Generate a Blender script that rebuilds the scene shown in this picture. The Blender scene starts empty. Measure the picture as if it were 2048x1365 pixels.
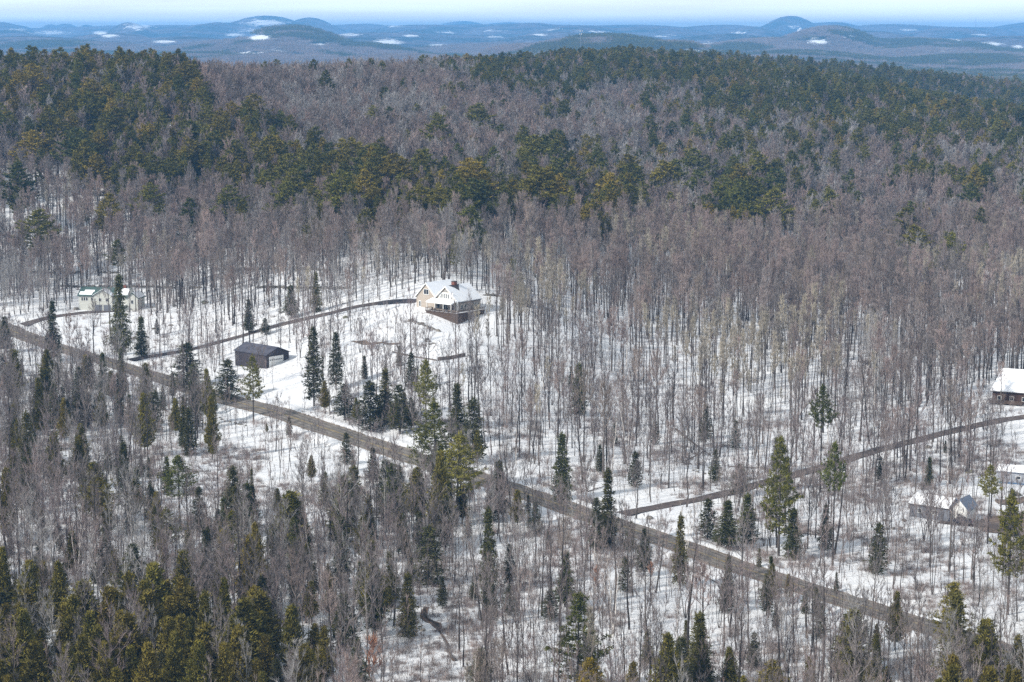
import bpy, math, random
import numpy as np
from mathutils import Vector, Matrix

# ------------------------------------------------------------------ camera, sky, sun, exposure
K = 0.9167                      # metres per layout unit
CAMH = 120 * K
FPX = 70.0 / 36.0 * 2048        # focal length in photograph pixels
PITCH = math.radians(8.86)
scene = bpy.context.scene
cam_d = bpy.data.cameras.new("camera"); cam_d.lens = 70; cam_d.sensor_width = 36
cam_d.clip_start = 1.0; cam_d.clip_end = 90000
cam = bpy.data.objects.new("camera", cam_d); scene.collection.objects.link(cam)
cam.location = (0, 0, CAMH); cam.rotation_euler = (math.radians(90) - PITCH, 0, 0)
scene.camera = cam

SUN_EL, SUN_AZ = math.radians(34), math.radians(-118)    # azimuth from +Y towards +X (left and a little behind)
world = bpy.data.worlds.new("World"); scene.world = world; world.use_nodes = True
nt = world.node_tree; nt.nodes.clear()
wo = nt.nodes.new("ShaderNodeOutputWorld"); bg = nt.nodes.new("ShaderNodeBackground")
sky = nt.nodes.new("ShaderNodeTexSky"); sky.sky_type = 'NISHITA'; sky.sun_disc = False
sky.sun_elevation = SUN_EL; sky.sun_rotation = SUN_AZ; sky.altitude = 200
sky.air_density = 1.0; sky.dust_density = 0.6; sky.ozone_density = 1.5
tc = nt.nodes.new("ShaderNodeTexCoord"); mp = nt.nodes.new("ShaderNodeMapping"); mp.inputs['Scale'].default_value = (7, 7, 160)
nz = nt.nodes.new("ShaderNodeTexNoise"); nz.inputs['Scale'].default_value = 1.0; nz.inputs['Detail'].default_value = 7
cr = nt.nodes.new("ShaderNodeValToRGB"); cr.color_ramp.elements[0].position = 0.25; cr.color_ramp.elements[1].position = 0.62
cr.color_ramp.elements[0].color = (.45, .45, .45, 1); cr.color_ramp.elements[1].color = (1, 1, 1, 1)
mx = nt.nodes.new("ShaderNodeMix"); mx.data_type = 'RGBA'; mx.inputs['B'].default_value = (7.6, 8.1, 8.4, 1)
nt.links.new(tc.outputs['Generated'], mp.inputs['Vector']); nt.links.new(mp.outputs['Vector'], nz.inputs['Vector'])
nt.links.new(nz.outputs['Fac'], cr.inputs['Fac']); nt.links.new(cr.outputs['Color'], mx.inputs['Factor'])
nt.links.new(sky.outputs['Color'], mx.inputs['A']); sx = nt.nodes.new("ShaderNodeSeparateXYZ"); hr = nt.nodes.new("ShaderNodeMapRange"); hr.inputs['From Min'].default_value = 0; hr.interpolation_type = 'SMOOTHSTEP'; hr.inputs['From Max'].default_value = .10; hr.inputs['To Min'].default_value = 1.6; hr.inputs['To Max'].default_value = .95
ml_ = nt.nodes.new("ShaderNodeVectorMath"); ml_.operation = 'SCALE'      # thin cloud is brightest low down, near the horizon
nt.links.new(tc.outputs['Generated'], sx.inputs[0]); nt.links.new(sx.outputs['Z'], hr.inputs['Value']); nt.links.new(hr.outputs['Result'], ml_.inputs['Scale'])
nt.links.new(mx.outputs['Result'], ml_.inputs[0]); nt.links.new(ml_.outputs[0], bg.inputs['Color'])
bg.inputs['Strength'].default_value = 0.09
nt.links.new(bg.outputs['Background'], wo.inputs['Surface'])

sd = bpy.data.lights.new("sun", 'SUN'); sd.energy = 3.6; sd.angle = math.radians(2.5); sd.color = (1, .95, .87)
sun = bpy.data.objects.new("sun", sd); scene.collection.objects.link(sun)
sdir = Vector((math.sin(SUN_AZ) * math.cos(SUN_EL), math.cos(SUN_AZ) * math.cos(SUN_EL), math.sin(SUN_EL)))
sun.rotation_euler = sdir.to_track_quat('Z', 'Y').to_euler()
vs = scene.view_settings; vs.view_transform = 'Standard'; vs.look = 'None'; vs.gamma = 1; vs.exposure = 0.42
scene.cycles.use_denoising = False; scene.cycles.denoiser = 'OPENIMAGEDENOISE'; scene.cycles.denoising_input_passes = 'RGB_ALBEDO_NORMAL'; scene.cycles.denoising_prefilter = 'ACCURATE'
scene.cycles.max_bounces = 4; scene.cycles.diffuse_bounces = 2; scene.cycles.glossy_bounces = 2; scene.cycles.volume_bounces = 1
HAZE_DENSITY = 0.00007; HAZE_COLOR = (.20, .52, 1.0, 1)

# ------------------------------------------------------------------ helpers
def proj(x, y, z):
    vz = z - CAMH
    fw = y * math.cos(PITCH) - vz * math.sin(PITCH); up = y * math.sin(PITCH) + vz * math.cos(PITCH)
    return 1024 + FPX * x / fw, 682.5 - FPX * up / fw

def link(o): scene.collection.objects.link(o); return o
def tag(o, label=None, cat=None, group=None, kind=None):
    if label: o['label'] = label
    if cat: o['category'] = cat
    if group: o['group'] = group
    if kind: o['kind'] = kind
    return o
def empty(name, loc, rz=0):
    o = bpy.data.objects.new(name, None); link(o); o.location = loc; o.rotation_euler = (0, 0, rz); o.empty_display_size = .5
    return o

class MB:
    """collects geometry for ONE mesh object"""
    def __init__(s): s.v = []; s.f = []; s.m = []
    def add(s, vs_, fs, mi=0):
        b = len(s.v); s.v.extend(tuple(p) for p in vs_); s.f.extend(tuple(i + b for i in f) for f in fs); s.m.extend([mi] * len(fs)); return s
    def box(s, x0, x1, y0, y1, z0, z1, mi=0):
        v = [(x0, y0, z0), (x1, y0, z0), (x1, y1, z0), (x0, y1, z0), (x0, y0, z1), (x1, y0, z1), (x1, y1, z1), (x0, y1, z1)]
        return s.add(v, [(0, 3, 2, 1), (4, 5, 6, 7), (0, 1, 5, 4), (1, 2, 6, 5), (2, 3, 7, 6), (3, 0, 4, 7)], mi)
    def prism(s, poly, axis, a0, a1, mi=0):
        """poly: list of 2-D points; axis 'x' or 'y': extrusion axis; 2-D points are (other horizontal, z)"""
        n = len(poly)
        mk = (lambda p, a: (a, p[0], p[1])) if axis == 'x' else (lambda p, a: (p[0], a, p[1]))
        v = [mk(p, a0) for p in poly] + [mk(p, a1) for p in poly]
        f = [tuple(range(n)), tuple(range(2 * n - 1, n - 1, -1))] + [(i, i + n, (i + 1) % n + n, (i + 1) % n) for i in range(n)]
        return s.add(v, f, mi)
    def tube(s, pts, rad, n=5, mi=0):
        pts = [Vector(p) for p in pts]; vs_ = []; fs = []
        for i, p in enumerate(pts):
            d = (pts[min(i + 1, len(pts) - 1)] - pts[max(i - 1, 0)]).normalized()
            a = d.orthogonal().normalized(); b = d.cross(a)
            for k in range(n):
                t = 2 * math.pi * k / n; vs_.append(p + (a * math.cos(t) + b * math.sin(t)) * rad[i])
        for i in range(len(pts) - 1):
            for k in range(n):
                k2 = (k + 1) % n; fs.append((i * n + k, i * n + k2, (i + 1) * n + k2, (i + 1) * n + k))
        fs.append(tuple(range(n))[::-1]); fs.append(tuple((len(pts) - 1) * n + k for k in range(n)))
        return s.add(vs_, fs, mi)
    def mesh(s, name, mats):
        me = bpy.data.meshes.new(name); me.from_pydata(s.v, [], s.f)
        for m in (mats if isinstance(mats, (list, tuple)) else [mats]): me.materials.append(m)
        if any(s.m): me.polygons.foreach_set('material_index', s.m)
        me.update(); return me
    def build(s, name, mats, parent=None):
        o = bpy.data.objects.new(name, s.mesh(name, mats)); link(o)
        if parent: o.parent = parent
        return o

# ------------------------------------------------------------------ materials
def mat(name, c1, c2=None, scale=1.0, rough=.85, rnd=0.0, detail=4, coord='Object', ramp=(.35, .65), stretch=None, spec=.2, bump=0, c3=None):
    m = bpy.data.materials.new(name); m.use_nodes = True; t = m.node_tree; p = t.nodes['Principled BSDF']
    p.inputs['Roughness'].default_value = rough; p.inputs['Specular IOR Level'].default_value = spec
    if c2 is None and not rnd: p.inputs['Base Color'].default_value = (*c1, 1); return m
    tcn = t.nodes.new('ShaderNodeTexCoord'); n = t.nodes.new('ShaderNodeTexNoise'); n.inputs['Scale'].default_value = scale; n.inputs['Detail'].default_value = detail
    src = tcn.outputs[coord]
    if stretch:
        mpn = t.nodes.new('ShaderNodeMapping'); mpn.inputs['Scale'].default_value = stretch; t.links.new(src, mpn.inputs['Vector']); src = mpn.outputs['Vector']
    t.links.new(src, n.inputs['Vector'])
    r = t.nodes.new('ShaderNodeValToRGB'); r.color_ramp.elements[0].position, r.color_ramp.elements[1].position = ramp
    r.color_ramp.elements[0].color = (*c1, 1); r.color_ramp.elements[1].color = (*(c2 or c1), 1)
    t.links.new(n.outputs['Fac'], r.inputs['Fac']); out = r.outputs['Color']
    if rnd:
        oi = t.nodes.new('ShaderNodeObjectInfo')
        if c3:
            m3 = t.nodes.new('ShaderNodeMix'); m3.data_type = 'RGBA'; m3.inputs['B'].default_value = (*c3, 1)
            pw = t.nodes.new('ShaderNodeMath'); pw.operation = 'POWER'; pw.inputs[1].default_value = 1.6
            fr = t.nodes.new('ShaderNodeMath'); fr.operation = 'FRACT'; ml = t.nodes.new('ShaderNodeMath'); ml.operation = 'MULTIPLY'; ml.inputs[1].default_value = 7.31
            t.links.new(oi.outputs['Random'], ml.inputs[0]); t.links.new(ml.outputs[0], fr.inputs[0]); t.links.new(fr.outputs[0], pw.inputs[0])
            t.links.new(pw.outputs[0], m3.inputs['Factor']); t.links.new(out, m3.inputs['A']); out = m3.outputs['Result']
        mr = t.nodes.new('ShaderNodeMapRange'); mr.inputs['To Min'].default_value = 1 - rnd; mr.inputs['To Max'].default_value = 1 + rnd
        t.links.new(oi.outputs['Random'], mr.inputs['Value'])
        hs = t.nodes.new('ShaderNodeHueSaturation'); t.links.new(mr.outputs['Result'], hs.inputs['Value']); t.links.new(out, hs.inputs['Color']); out = hs.outputs['Color']
    t.links.new(out, p.inputs['Base Color'])
    if bump:
        b = t.nodes.new('ShaderNodeBump'); b.inputs['Strength'].default_value = bump; t.links.new(n.outputs['Fac'], b.inputs['Height']); t.links.new(b.outputs['Normal'], p.inputs['Normal'])
    return m

M = {}
M['bark'] = mat('bark', (.055, .047, .043), (.14, .125, .115), 2.0, rnd=.35, stretch=(3, 3, .6))
M['bark_dark'] = mat('bark_dark', (.030, .026, .024), (.085, .074, .068), 2.0, rnd=.4, stretch=(3, 3, .6))
M['twig_dark'] = mat('twigs_dark', (.085, .074, .072), (.17, .15, .145), .35, rnd=.35, c3=(.20, .165, .155))
M['bark_pale'] = mat('bark_pale', (.22, .205, .19), (.36, .34, .32), 1.5, rnd=.2)
M['birch'] = mat('birch_bark', (.34, .30, .28), (.72, .68, .64), 3, rnd=.1, ramp=(.38, .5))
M['twig_grey'] = mat('twigs_grey', (.165, .145, .14), (.29, .26, .248), .35, rnd=.30, c3=(.31, .235, .21))
M['twig_open'] = mat('twigs_open', (.17, .148, .145), (.29, .26, .25), .35, rnd=.25, c3=(.24, .19, .185))
M['twig_red'] = mat('twigs_red', (.25, .19, .178), (.38, .30, .28), .35, rnd=.22, c3=(.27, .225, .19))
M['twig_tan'] = mat('twigs_tan', (.34, .30, .235), (.50, .445, .355), .35, rnd=.2, c3=(.30, .27, .24))
M['twig_pale'] = mat('twigs_pale', (.26, .245, .24), (.40, .38, .37), .4, rnd=.2)
M['beech_leaf'] = mat('beech_leaf', (.34, .17, .10), (.46, .25, .16), 1.2, rnd=.1)
M['pine'] = mat('pine_needles', (.076, .082, .014), (.175, .160, .026), .55, rnd=.25, c3=(.23, .170, .026))
M['pine_dark'] = mat('pine_needles_dark', (.052, .066, .014), (.120, .125, .026), .55, rnd=.25, c3=(.16, .145, .028))
M['spruce'] = mat('spruce_needles', (.034, .042, .012), (.085, .088, .022), .7, rnd=.3, c3=(.115, .100, .024))
M['cedar'] = mat('cedar_leaf', (.078, .080, .016), (.190, .162, .030), .7, rnd=.25, c3=(.18, .140, .028))
M['hemlock'] = mat('hemlock_needles', (.040, .045, .018), (.085, .080, .028), .7, rnd=.25)

# ------------------------------------------------------------------ terrain heights
DN = np.array([150, 400, 520, 640, 760, 880, 1000, 1150, 1300, 1500, 1750, 2050, 2400, 2800, 3300, 4000, 5000], float)
CN = np.array([-700, -300, 0, 350, 700, 900, 1100, 1300, 1700, 2048, 2350, 2750], float)
TZ = {
 -700: [0, 0, 0, 1, 4, 14, 40, 66, 84, 84, 70, 40, 5, -10, -15, -20, -20],
 -300: [0, 0, 0, 1, 4, 15, 42, 66, 78, 74, 70, 40, 5, -10, -15, -20, -20],
 0:    [0, 0, 0, 1, 5, 16, 42, 66, 77, 72, 56, 30, 5, -10, -15, -20, -20],
 350:  [0, 0, 0, 1, 7, 18, 42, 66, 77, 73, 56, 34, 10, -10, -15, -20, -20],
 700:  [0, 0, 0, 8, 21, 29, 41, 56, 67, 71, 66, 50, 24, 0, -15, -20, -20],
 900:  [0, 0, 0, 14, 26, 31, 38, 46, 55, 65, 69, 64, 42, 15, -12, -20, -20],
 1100: [0, 0, 0, 9, 20, 25, 28, 32, 39, 47, 56, 68, 66, 50, 5, -20, -20],
 1300: [0, 0, 0, 3, 10, 15, 18, 22, 28, 37, 52, 70, 66, 66, 10, -20, -20],
 1700: [0, 0, 0, 3, 6, 8, 9, 12, 19, 32, 46, 46, 22, 48, 5, -20, -20],
 2048: [0, 0, 0, 4, 6, 8, 9, 13, 19, 26, 26, 14, 2, 22, 0, -20, -20],
 2350: [0, 0, 0, 4, 6, 8, 9, 12, 18, 28, 34, 22, 8, 5, -5, -20, -20],
 2750: [0, 0, 0, 3, 5, 7, 9, 12, 16, 22, 24, 15, 5, 0, -8, -20, -20]}
TAB = np.array([TZ[int(c)] for c in CN], float)

def vnoise(x, y, s, seed=0):
    x = np.asarray(x, float) / s; y = np.asarray(y, float) / s
    xi = np.floor(x).astype(np.int64); yi = np.floor(y).astype(np.int64); fx = x - xi; fy = y - yi
    fx = fx * fx * (3 - 2 * fx); fy = fy * fy * (3 - 2 * fy)
    def hsh(a, b):
        n = (a * 374761393 + b * 668265263 + seed * 1442695041) & 0xFFFFFFFF
        n = ((n ^ (n >> 13)) * 1274126177) & 0xFFFFFFFF
        return ((n ^ (n >> 16)) & 0xFFFF) / 65535.0
    return (hsh(xi, yi) * (1 - fx) * (1 - fy) + hsh(xi + 1, yi) * fx * (1 - fy) + hsh(xi, yi + 1) * (1 - fx) * fy + hsh(xi + 1, yi + 1) * fx * fy) * 2 - 1

def _hermite(nodes, vals, q):
    """monotone-ish Catmull-Rom of vals[..., n] at q along last axis, per-row already selected"""
    i = np.clip(np.searchsorted(nodes, q) - 1, 0, len(nodes) - 2)
    x0, x1 = nodes[i], nodes[i + 1]; t = np.clip((q - x0) / (x1 - x0), 0, 1)
    im = np.maximum(i - 1, 0); ip = np.minimum(i + 2, len(nodes) - 1); r = np.arange(len(q))
    v0, v1 = vals[r, i], vals[r, i + 1]
    m0 = (v1 - vals[r, im]) / (x1 - nodes[im]); m1 = (vals[r, ip] - v0) / (nodes[ip] - x0)
    h = x1 - x0
    return (2*t**3-3*t*t+1)*v0 + (t**3-2*t*t+t)*h*m0 + (-2*t**3+3*t*t)*v1 + (t**3-t*t)*h*m1

# far hills: (photo column, distance m, top row, half width px, half depth m)
HILLS = [(590, 7200, 60, 95, 900), (470, 7600, 84, 110, 700), (390, 6400, 108, 130, 600), (740, 6800, 92, 90, 500), (1200, 5600, 73, 150, 650), (1340, 5400, 88, 100, 450), (1050, 5900, 92, 70, 500),
 (1650, 7800, 63, 70, 600), (1540, 7400, 84, 110, 600), (1820, 8200, 80, 120, 800), (2050, 9500, 70, 150, 1000), (1940, 9000, 74, 80, 900),
 (60, 8600, 74, 170, 900), (-150, 9000, 66, 120, 900), (220, 10500, 68, 80, 900), (100, 5200, 112, 200, 500),
 (285, 14000, 50, 42, 1200), (520, 15500, 40, 75, 1300), (440, 14500, 52, 60, 1200), (620, 16000, 46, 60, 1200), (380, 13500, 60, 120, 900),
 (850, 15000, 54, 140, 1200), (1040, 14500, 52, 110, 1100), (760, 11000, 68, 150, 900), (920, 12000, 72, 160, 900), (1150, 13000, 54, 90, 1000), (1290, 13500, 55, 120, 1000), (1010, 9000, 84, 120, 700),
 (1560, 17000, 41, 55, 1300), (1640, 17500, 50, 90, 1200), (1440, 15500, 56, 120, 1100), (1800, 16000, 54, 180, 1200), (1690, 14500, 56, 60, 900), (2060, 18000, 47, 110, 1500), (1900, 13000, 56, 90, 900),
 (100, 24000, 53, 22, 1500), (140, 24500, 51, 30, 1500), (190, 24000, 53, 26, 1500), (20, 20000, 50, 60, 1500), (-60, 20000, 46, 60, 1500), (930, 30000, 45, 45, 1500), (1010, 30000, 47, 60, 1500), (1500, 12000, 76, 130, 800),
 (720, 22000, 54, 90, 1500), (1330, 24000, 55, 90, 1500), (-400, 15000, 45, 200, 1500), (2400, 15000, 48, 200, 1500), (330, 19000, 58, 200, 1500), (1100, 20000, 54, 420, 1500), (1800, 21000, 54, 420, 1500), (350, 21000, 55, 420, 1500), (700, 21500, 53, 300, 1500), (1250, 19500, 55, 60, 900), (820, 17500, 55, 50, 900), (1480, 16500, 57, 40, 900), (1950, 15500, 57, 60, 900),
 (150, 8000, 88, 160, 700), (350, 9500, 73, 120, 700), (700, 9800, 74, 130, 700), (980, 8200, 86, 150, 700), (1120, 10500, 65, 110, 700), (1420, 10500, 68, 110, 700), (1720, 11000, 64, 100, 700), (1880, 7200, 96, 140, 500), (1270, 7400, 88, 120, 500), (520, 5600, 116, 150, 400), (820, 5200, 114, 150, 400), (2000, 6300, 110, 140, 400), (1600, 6000, 104, 130, 400), (30, 12500, 62, 70, 700), (840, 12500, 60, 60, 700), (1180, 12000, 60, 50, 700), (1500, 13500, 58, 50, 700)]
def height(x, y, rough=True):
    x = np.atleast_1d(np.asarray(x, float)); y = np.atleast_1d(np.asarray(y, float))
    X = x / K; Y = np.maximum(y / K, 10); q = np.clip(1024 + FPX * X / Y, CN[0], CN[-1])
    d = np.clip(Y, DN[0], DN[-1])
    cols = np.stack([_hermite(DN, np.broadcast_to(TAB[c], (len(d), len(DN))), d) for c in range(len(CN))], axis=1)
    z = _hermite(CN, cols, q) * K
    nr = np.clip((Y - 560) / 300, 0, 1)
    z = z + (vnoise(x, y, 90, 1) * 2.2 + vnoise(x, y, 37, 2) * .8) * nr + vnoise(x, y, 16, 3) * .22
    z = z - 3.3 * np.exp(-((x + 17) ** 2 / 15 ** 2 + (y - 634) ** 2 / 13 ** 2))     # the lawn drops away below the deck
    far = np.clip((Y - 3600) / 1200, 0, 1)
    if far.max() > 0:
        zf = -22 * K + 7 * vnoise(x, y, 1400, 5) + 5 * vnoise(x, y, 500, 6)
        base = zf.copy(); pxc = 1024 + FPX * X / Y + 22 * vnoise(x, y, 1100, 15) + 9 * vnoise(x, y, 380, 16); best = np.zeros_like(zf)
        for (c, D, r, w, dd) in HILLS:
            D = D * (1.3 if D < 18500 else 1.08); dd = dd * 1.3
            top = CAMH + (63 - r) / FPX * D * K - (5 if D < 14000 else 2)
            a = top - (-22 * K)
            g = a * np.exp(-((pxc - c) / w) ** 2 / 2.2 - ((y - D * K) / (dd * 1.25)) ** 2)
            best = np.maximum(best, g) + .07 * np.minimum(best, g)
        z = z * (1 - far) + far * (base + best + np.clip(best / 60, 0, 1) * (5 * vnoise(x, y, 260, 8) + 7 * vnoise(x, y, 700, 18)))
    return z
def hz(x, y): return float(height(x, y)[0])
def ground(px, py):
    """world point on the terrain seen at photograph pixel px, py"""
    dx = (px - 1024) / FPX; up = (682.5 - py) / FPX
    d = Vector((dx, math.cos(PITCH) + up * math.sin(PITCH), -math.sin(PITCH) + up * math.cos(PITCH)))
    t = np.linspace(200, 6000, 6000); xs = d.x * t; ys = d.y * t; zs = CAMH + d.z * t
    under = np.nonzero(zs < height(xs, ys))[0]
    i = under[0] if len(under) else len(t) - 1
    t2 = np.linspace(t[max(i - 1, 0)], t[i], 40); k = np.nonzero(CAMH + d.z * t2 < height(d.x * t2, d.y * t2))[0]
    tt = t2[k[0]] if len(k) else t[i]
    return Vector((d.x * tt, d.y * tt, CAMH + d.z * tt))
def dist_poly(x, y, poly):
    best = np.full(np.shape(x), 1e9)
    for (a, b) in zip(poly[:-1], poly[1:]):
        ax, ay, bx, by = a[0], a[1], b[0], b[1]; L = (bx - ax) ** 2 + (by - ay) ** 2 + 1e-9
        t = np.clip(((x - ax) * (bx - ax) + (y - ay) * (by - ay)) / L, 0, 1)
        best = np.minimum(best, np.hypot(x - ax - t * (bx - ax), y - ay - t * (by - ay)))
    return best
def in_poly(px, py, poly):
    r = np.zeros(np.shape(px), bool); n = len(poly)
    for i in range(n):
        x0, y0 = poly[i]; x1, y1 = poly[(i + 1) % n]
        if y0 == y1: continue
        c = ((y0 > py) != (y1 > py)) & (px < (x1 - x0) * (py - y0) / (y1 - y0) + x0); r ^= c
    return r

# routes in photograph pixels of the ground, turned into world points
ROAD_PX = [(-140, 628), (-40, 640), (27, 664), (90, 688), (164, 710), (219, 726), (325, 759), (444, 797), (547, 824), (634, 853), (703, 876), (805, 910), (950, 955), (1080, 998), (1200, 1040), (1399, 1107), (1485, 1138), (1587, 1170), (1656, 1192), (1861, 1257), (2042, 1316), (2200, 1370), (2400, 1440)]
DRIVE_PX = [(228, 726), (300, 714), (420, 690), (540, 656), (650, 630), (720, 613), (780, 605), (836, 603)]
LEFT_PX = [(22, 660), (60, 646), (110, 634), (160, 627), (200, 624), (236, 622)]
RIGHT_PX = [(1205, 1036), (1300, 1018), (1400, 999), (1500, 975), (1600, 948), (1700, 918), (1800, 890), (1900, 864), (2000, 842), (2060, 834), (2160, 820)]
LOW_PX = [(2180, 1100), (2080, 1075), (2010, 1056), (1940, 1048), (1885, 1040)]
def smooth(pts, n=8):
    out = []
    P = [pts[0]] + pts + [pts[-1]]
    for i in range(1, len(P) - 2):
        for k in range(n):
            t = k / n; a, b, c, d = P[i - 1], P[i], P[i + 1], P[i + 2]
            out.append((a * (-t**3 + 2*t*t - t) + b * (3*t**3 - 5*t*t + 2) + c * (-3*t**3 + 4*t*t + t) + d * (t**3 - t*t)) * .5)
    out.append(P[-1]); return out
def route(px): return smooth([ground(*p) for p in px])
R_ROAD, R_DRIVE, R_LEFT, R_RIGHT, R_LOW = [route(p) for p in (ROAD_PX, DRIVE_PX, LEFT_PX, RIGHT_PX, LOW_PX)]

# ------------------------------------------------------------------ ground mesh
def build_ground():
    na = 640; ang = np.radians(np.linspace(-22, 22, na))
    d = [120.0]
    while d[-1] < 33500:
        s = .0042 if d[-1] < 1500 else (.009 if d[-1] < 4500 else .011); d.append(d[-1] * (1 + s))
    d = np.array(d); nd = len(d)
    A, D = np.meshgrid(ang, d, indexing='ij'); x = (np.tan(A) * D).ravel(); y = D.ravel()
    z = np.concatenate([height(x[i:i + 60000], y[i:i + 60000]) for i in range(0, len(x), 60000)])
    # a low bank of ploughed snow along the road
    rd = dist_poly(x, y, [(p.x, p.y) for p in R_ROAD]); z += .5 * np.exp(-((rd - 5.6) / 1.1) ** 2) - .35 * np.exp(-((rd - 8.5) / 1.6) ** 2)
    co = np.stack([x, y, z], 1).astype(np.float32)
    i, j = np.meshgrid(np.arange(na - 1), np.arange(nd - 1), indexing='ij'); a = (i * nd + j).ravel()
    f = np.stack([a, a + nd, a + nd + 1, a + 1], 1).astype(np.int32)
    me = bpy.data.meshes.new('snowy_ground'); me.vertices.add(len(co)); me.vertices.foreach_set('co', co.ravel())
    me.loops.add(f.size); me.loops.foreach_set('vertex_index', f.ravel()); me.polygons.add(len(f))
    me.polygons.foreach_set('loop_start', np.arange(0, f.size, 4, dtype=np.int32)); me.polygons.foreach_set('use_smooth', np.ones(len(f), bool))
    mi = (y[a] > 3300 * K).astype(np.int32); me.polygons.foreach_set('material_index', mi)
    # openings of snow on the far hills, where fields and ledges lie
    px, py = proj(x, y, z); sm = np.zeros(len(x))
    for (cx, cy, rx, ry, a0) in [(520, 78, 38, 9, 1), (500, 62, 50, 6, .6), (640, 90, 35, 5, .8), (500, 110, 45, 6, 1), (550, 103, 30, 5, .9), (600, 113, 30, 4, 1), (775, 85, 35, 9, .9), (900, 64, 26, 3, 1), (280, 52, 40, 12, .75), (530, 46, 60, 10, .8),
        (200, 66, 18, 4, 1), (100, 66, 60, 6, .7), (40, 60, 40, 5, .6), (1635, 84, 30, 9, 1), (1910, 84, 22, 6, 1), (1975, 89, 35, 6, 1), (1890, 101, 20, 4, 1), (2035, 95, 14, 5, 1), (1390, 104, 50, 6, .8), (1820, 60, 30, 3, .8), (1590, 54, 20, 3, .8), (790, 53, 30, 3, .8), (1110, 60, 30, 3, .7), (990, 74, 30, 3, .7), (110, 106, 40, 4, .7), (220, 72, 25, 4, .9), (150, 84, 45, 4, .7), (470, 70, 30, 5, .8), (700, 70, 30, 4, .8), (820, 72, 25, 3, .9), (980, 62, 35, 3, .8), (1080, 70, 25, 3, .8), (1200, 64, 30, 3, .8), (1330, 72, 35, 4, .8), (1480, 66, 25, 3, .8), (1700, 74, 30, 4, .8), (1750, 98, 40, 4, .9), (1560, 100, 35, 4, .9), (1960, 70, 30, 3, .8), (1420, 88, 25, 4, .8), (330, 84, 35, 4, .8), (880, 92, 40, 4, .8)]:
        sm = np.maximum(sm, a0 * np.exp(-(((px - cx) / rx) ** 2 + ((py - cy) / ry) ** 2)))
    sm = sm * (y > 3800)
    at = me.attributes.new('snowfield', 'FLOAT', 'POINT'); at.data.foreach_set('value', sm.astype(np.float32))
    me.update(calc_edges=True); me.validate()
    m = mat('snow', (.77, .775, .785), (.69, .70, .725), .07, rough=.6, coord='Object'); t = m.node_tree; p = t.nodes['Principled BSDF']
    base = p.inputs['Base Color'].links[0].from_socket
    tcn = t.nodes.new('ShaderNodeTexCoord'); n1 = t.nodes.new('ShaderNodeTexNoise'); n1.inputs['Scale'].default_value = .9; n1.inputs['Detail'].default_value = 6; n1.inputs['Roughness'].default_value = .7
    n2 = t.nodes.new('ShaderNodeTexNoise'); n2.inputs['Scale'].default_value = .045; n2.inputs['Detail'].default_value = 3
    for n in (n1, n2): t.links.new(tcn.outputs['Object'], n.inputs['Vector'])
    ad = t.nodes.new('ShaderNodeMath'); ad.operation = 'MULTIPLY_ADD'; ad.inputs[1].default_value = .45; t.links.new(n2.outputs['Fac'], ad.inputs[0]); t.links.new(n1.outputs['Fac'], ad.inputs[2])
    r = t.nodes.new('ShaderNodeValToRGB'); r.color_ramp.elements[0].position = .83; r.color_ramp.elements[1].position = .95
    r.color_ramp.elements[0].color = (0, 0, 0, 1); r.color_ramp.elements[1].color = (1, 1, 1, 1); t.links.new(ad.outputs[0], r.inputs['Fac'])
    mxn = t.nodes.new('ShaderNodeMix'); mxn.data_type = 'RGBA'; mxn.inputs['B'].default_value = (.20, .155, .12, 1)
    t.links.new(r.outputs['Color'], mxn.inputs['Factor']); t.links.new(base, mxn.inputs['A']); t.links.new(mxn.outputs['Result'], p.inputs['Base Color'])
    b = t.nodes.new('ShaderNodeBump'); b.inputs['Strength'].default_value = .7; b.inputs['Distance'].default_value = .6; t.links.new(n1.outputs['Fac'], b.inputs['Height']); t.links.new(b.outputs['Normal'], p.inputs['Normal'])
    me.materials.append(m)
    # wooded country far off
    m = bpy.data.materials.new('far_woodland'); m.use_nodes = True; t = m.node_tree; p = t.nodes['Principled BSDF']; p.inputs['Roughness'].default_value = .9; p.inputs['Specular IOR Level'].default_value = 0
    tcn = t.nodes.new('ShaderNodeTexCoord')
    def noise(s, dt, ro=.6):
        n = t.nodes.new('ShaderNodeTexNoise'); n.inputs['Scale'].default_value = s; n.inputs['Detail'].default_value = dt; n.inputs['Roughness'].default_value = ro; t.links.new(tcn.outputs['Object'], n.inputs['Vector']); return n
    def ramp(src, a_, b_, c0, c1):
        r_ = t.nodes.new('ShaderNodeValToRGB'); r_.color_ramp.elements[0].position = a_; r_.color_ramp.elements[1].position = b_; r_.color_ramp.elements[0].color = (*c0, 1); r_.color_ramp.elements[1].color = (*c1, 1); t.links.new(src, r_.inputs['Fac']); return r_
    hw = ramp(noise(.02, 6, .7).outputs['Fac'], .35, .65, (.05, .045, .05), (.20, .17, .18))
    cf = ramp(noise(.0022, 8, .72).outputs['Fac'], .47, .56, (0, 0, 0), (1, 1, 1))
    m1 = t.nodes.new('ShaderNodeMix'); m1.data_type = 'RGBA'; t.links.new(cf.outputs['Color'], m1.inputs['Factor']); t.links.new(hw.outputs['Color'], m1.inputs['A']); m1.inputs['B'].default_value = (.022, .032, .022, 1)
    sp = ramp(noise(.03, 7, .8).outputs['Fac'], .55, .70, (0, 0, 0), (1, 1, 1))
    m2 = t.nodes.new('ShaderNodeMix'); m2.data_type = 'RGBA'; t.links.new(sp.outputs['Color'], m2.inputs['Factor']); t.links.new(m1.outputs['Result'], m2.inputs['A']); m2.inputs['B'].default_value = (.45, .46, .5, 1)
    atn = t.nodes.new('ShaderNodeAttribute'); atn.attribute_name = 'snowfield'
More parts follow.
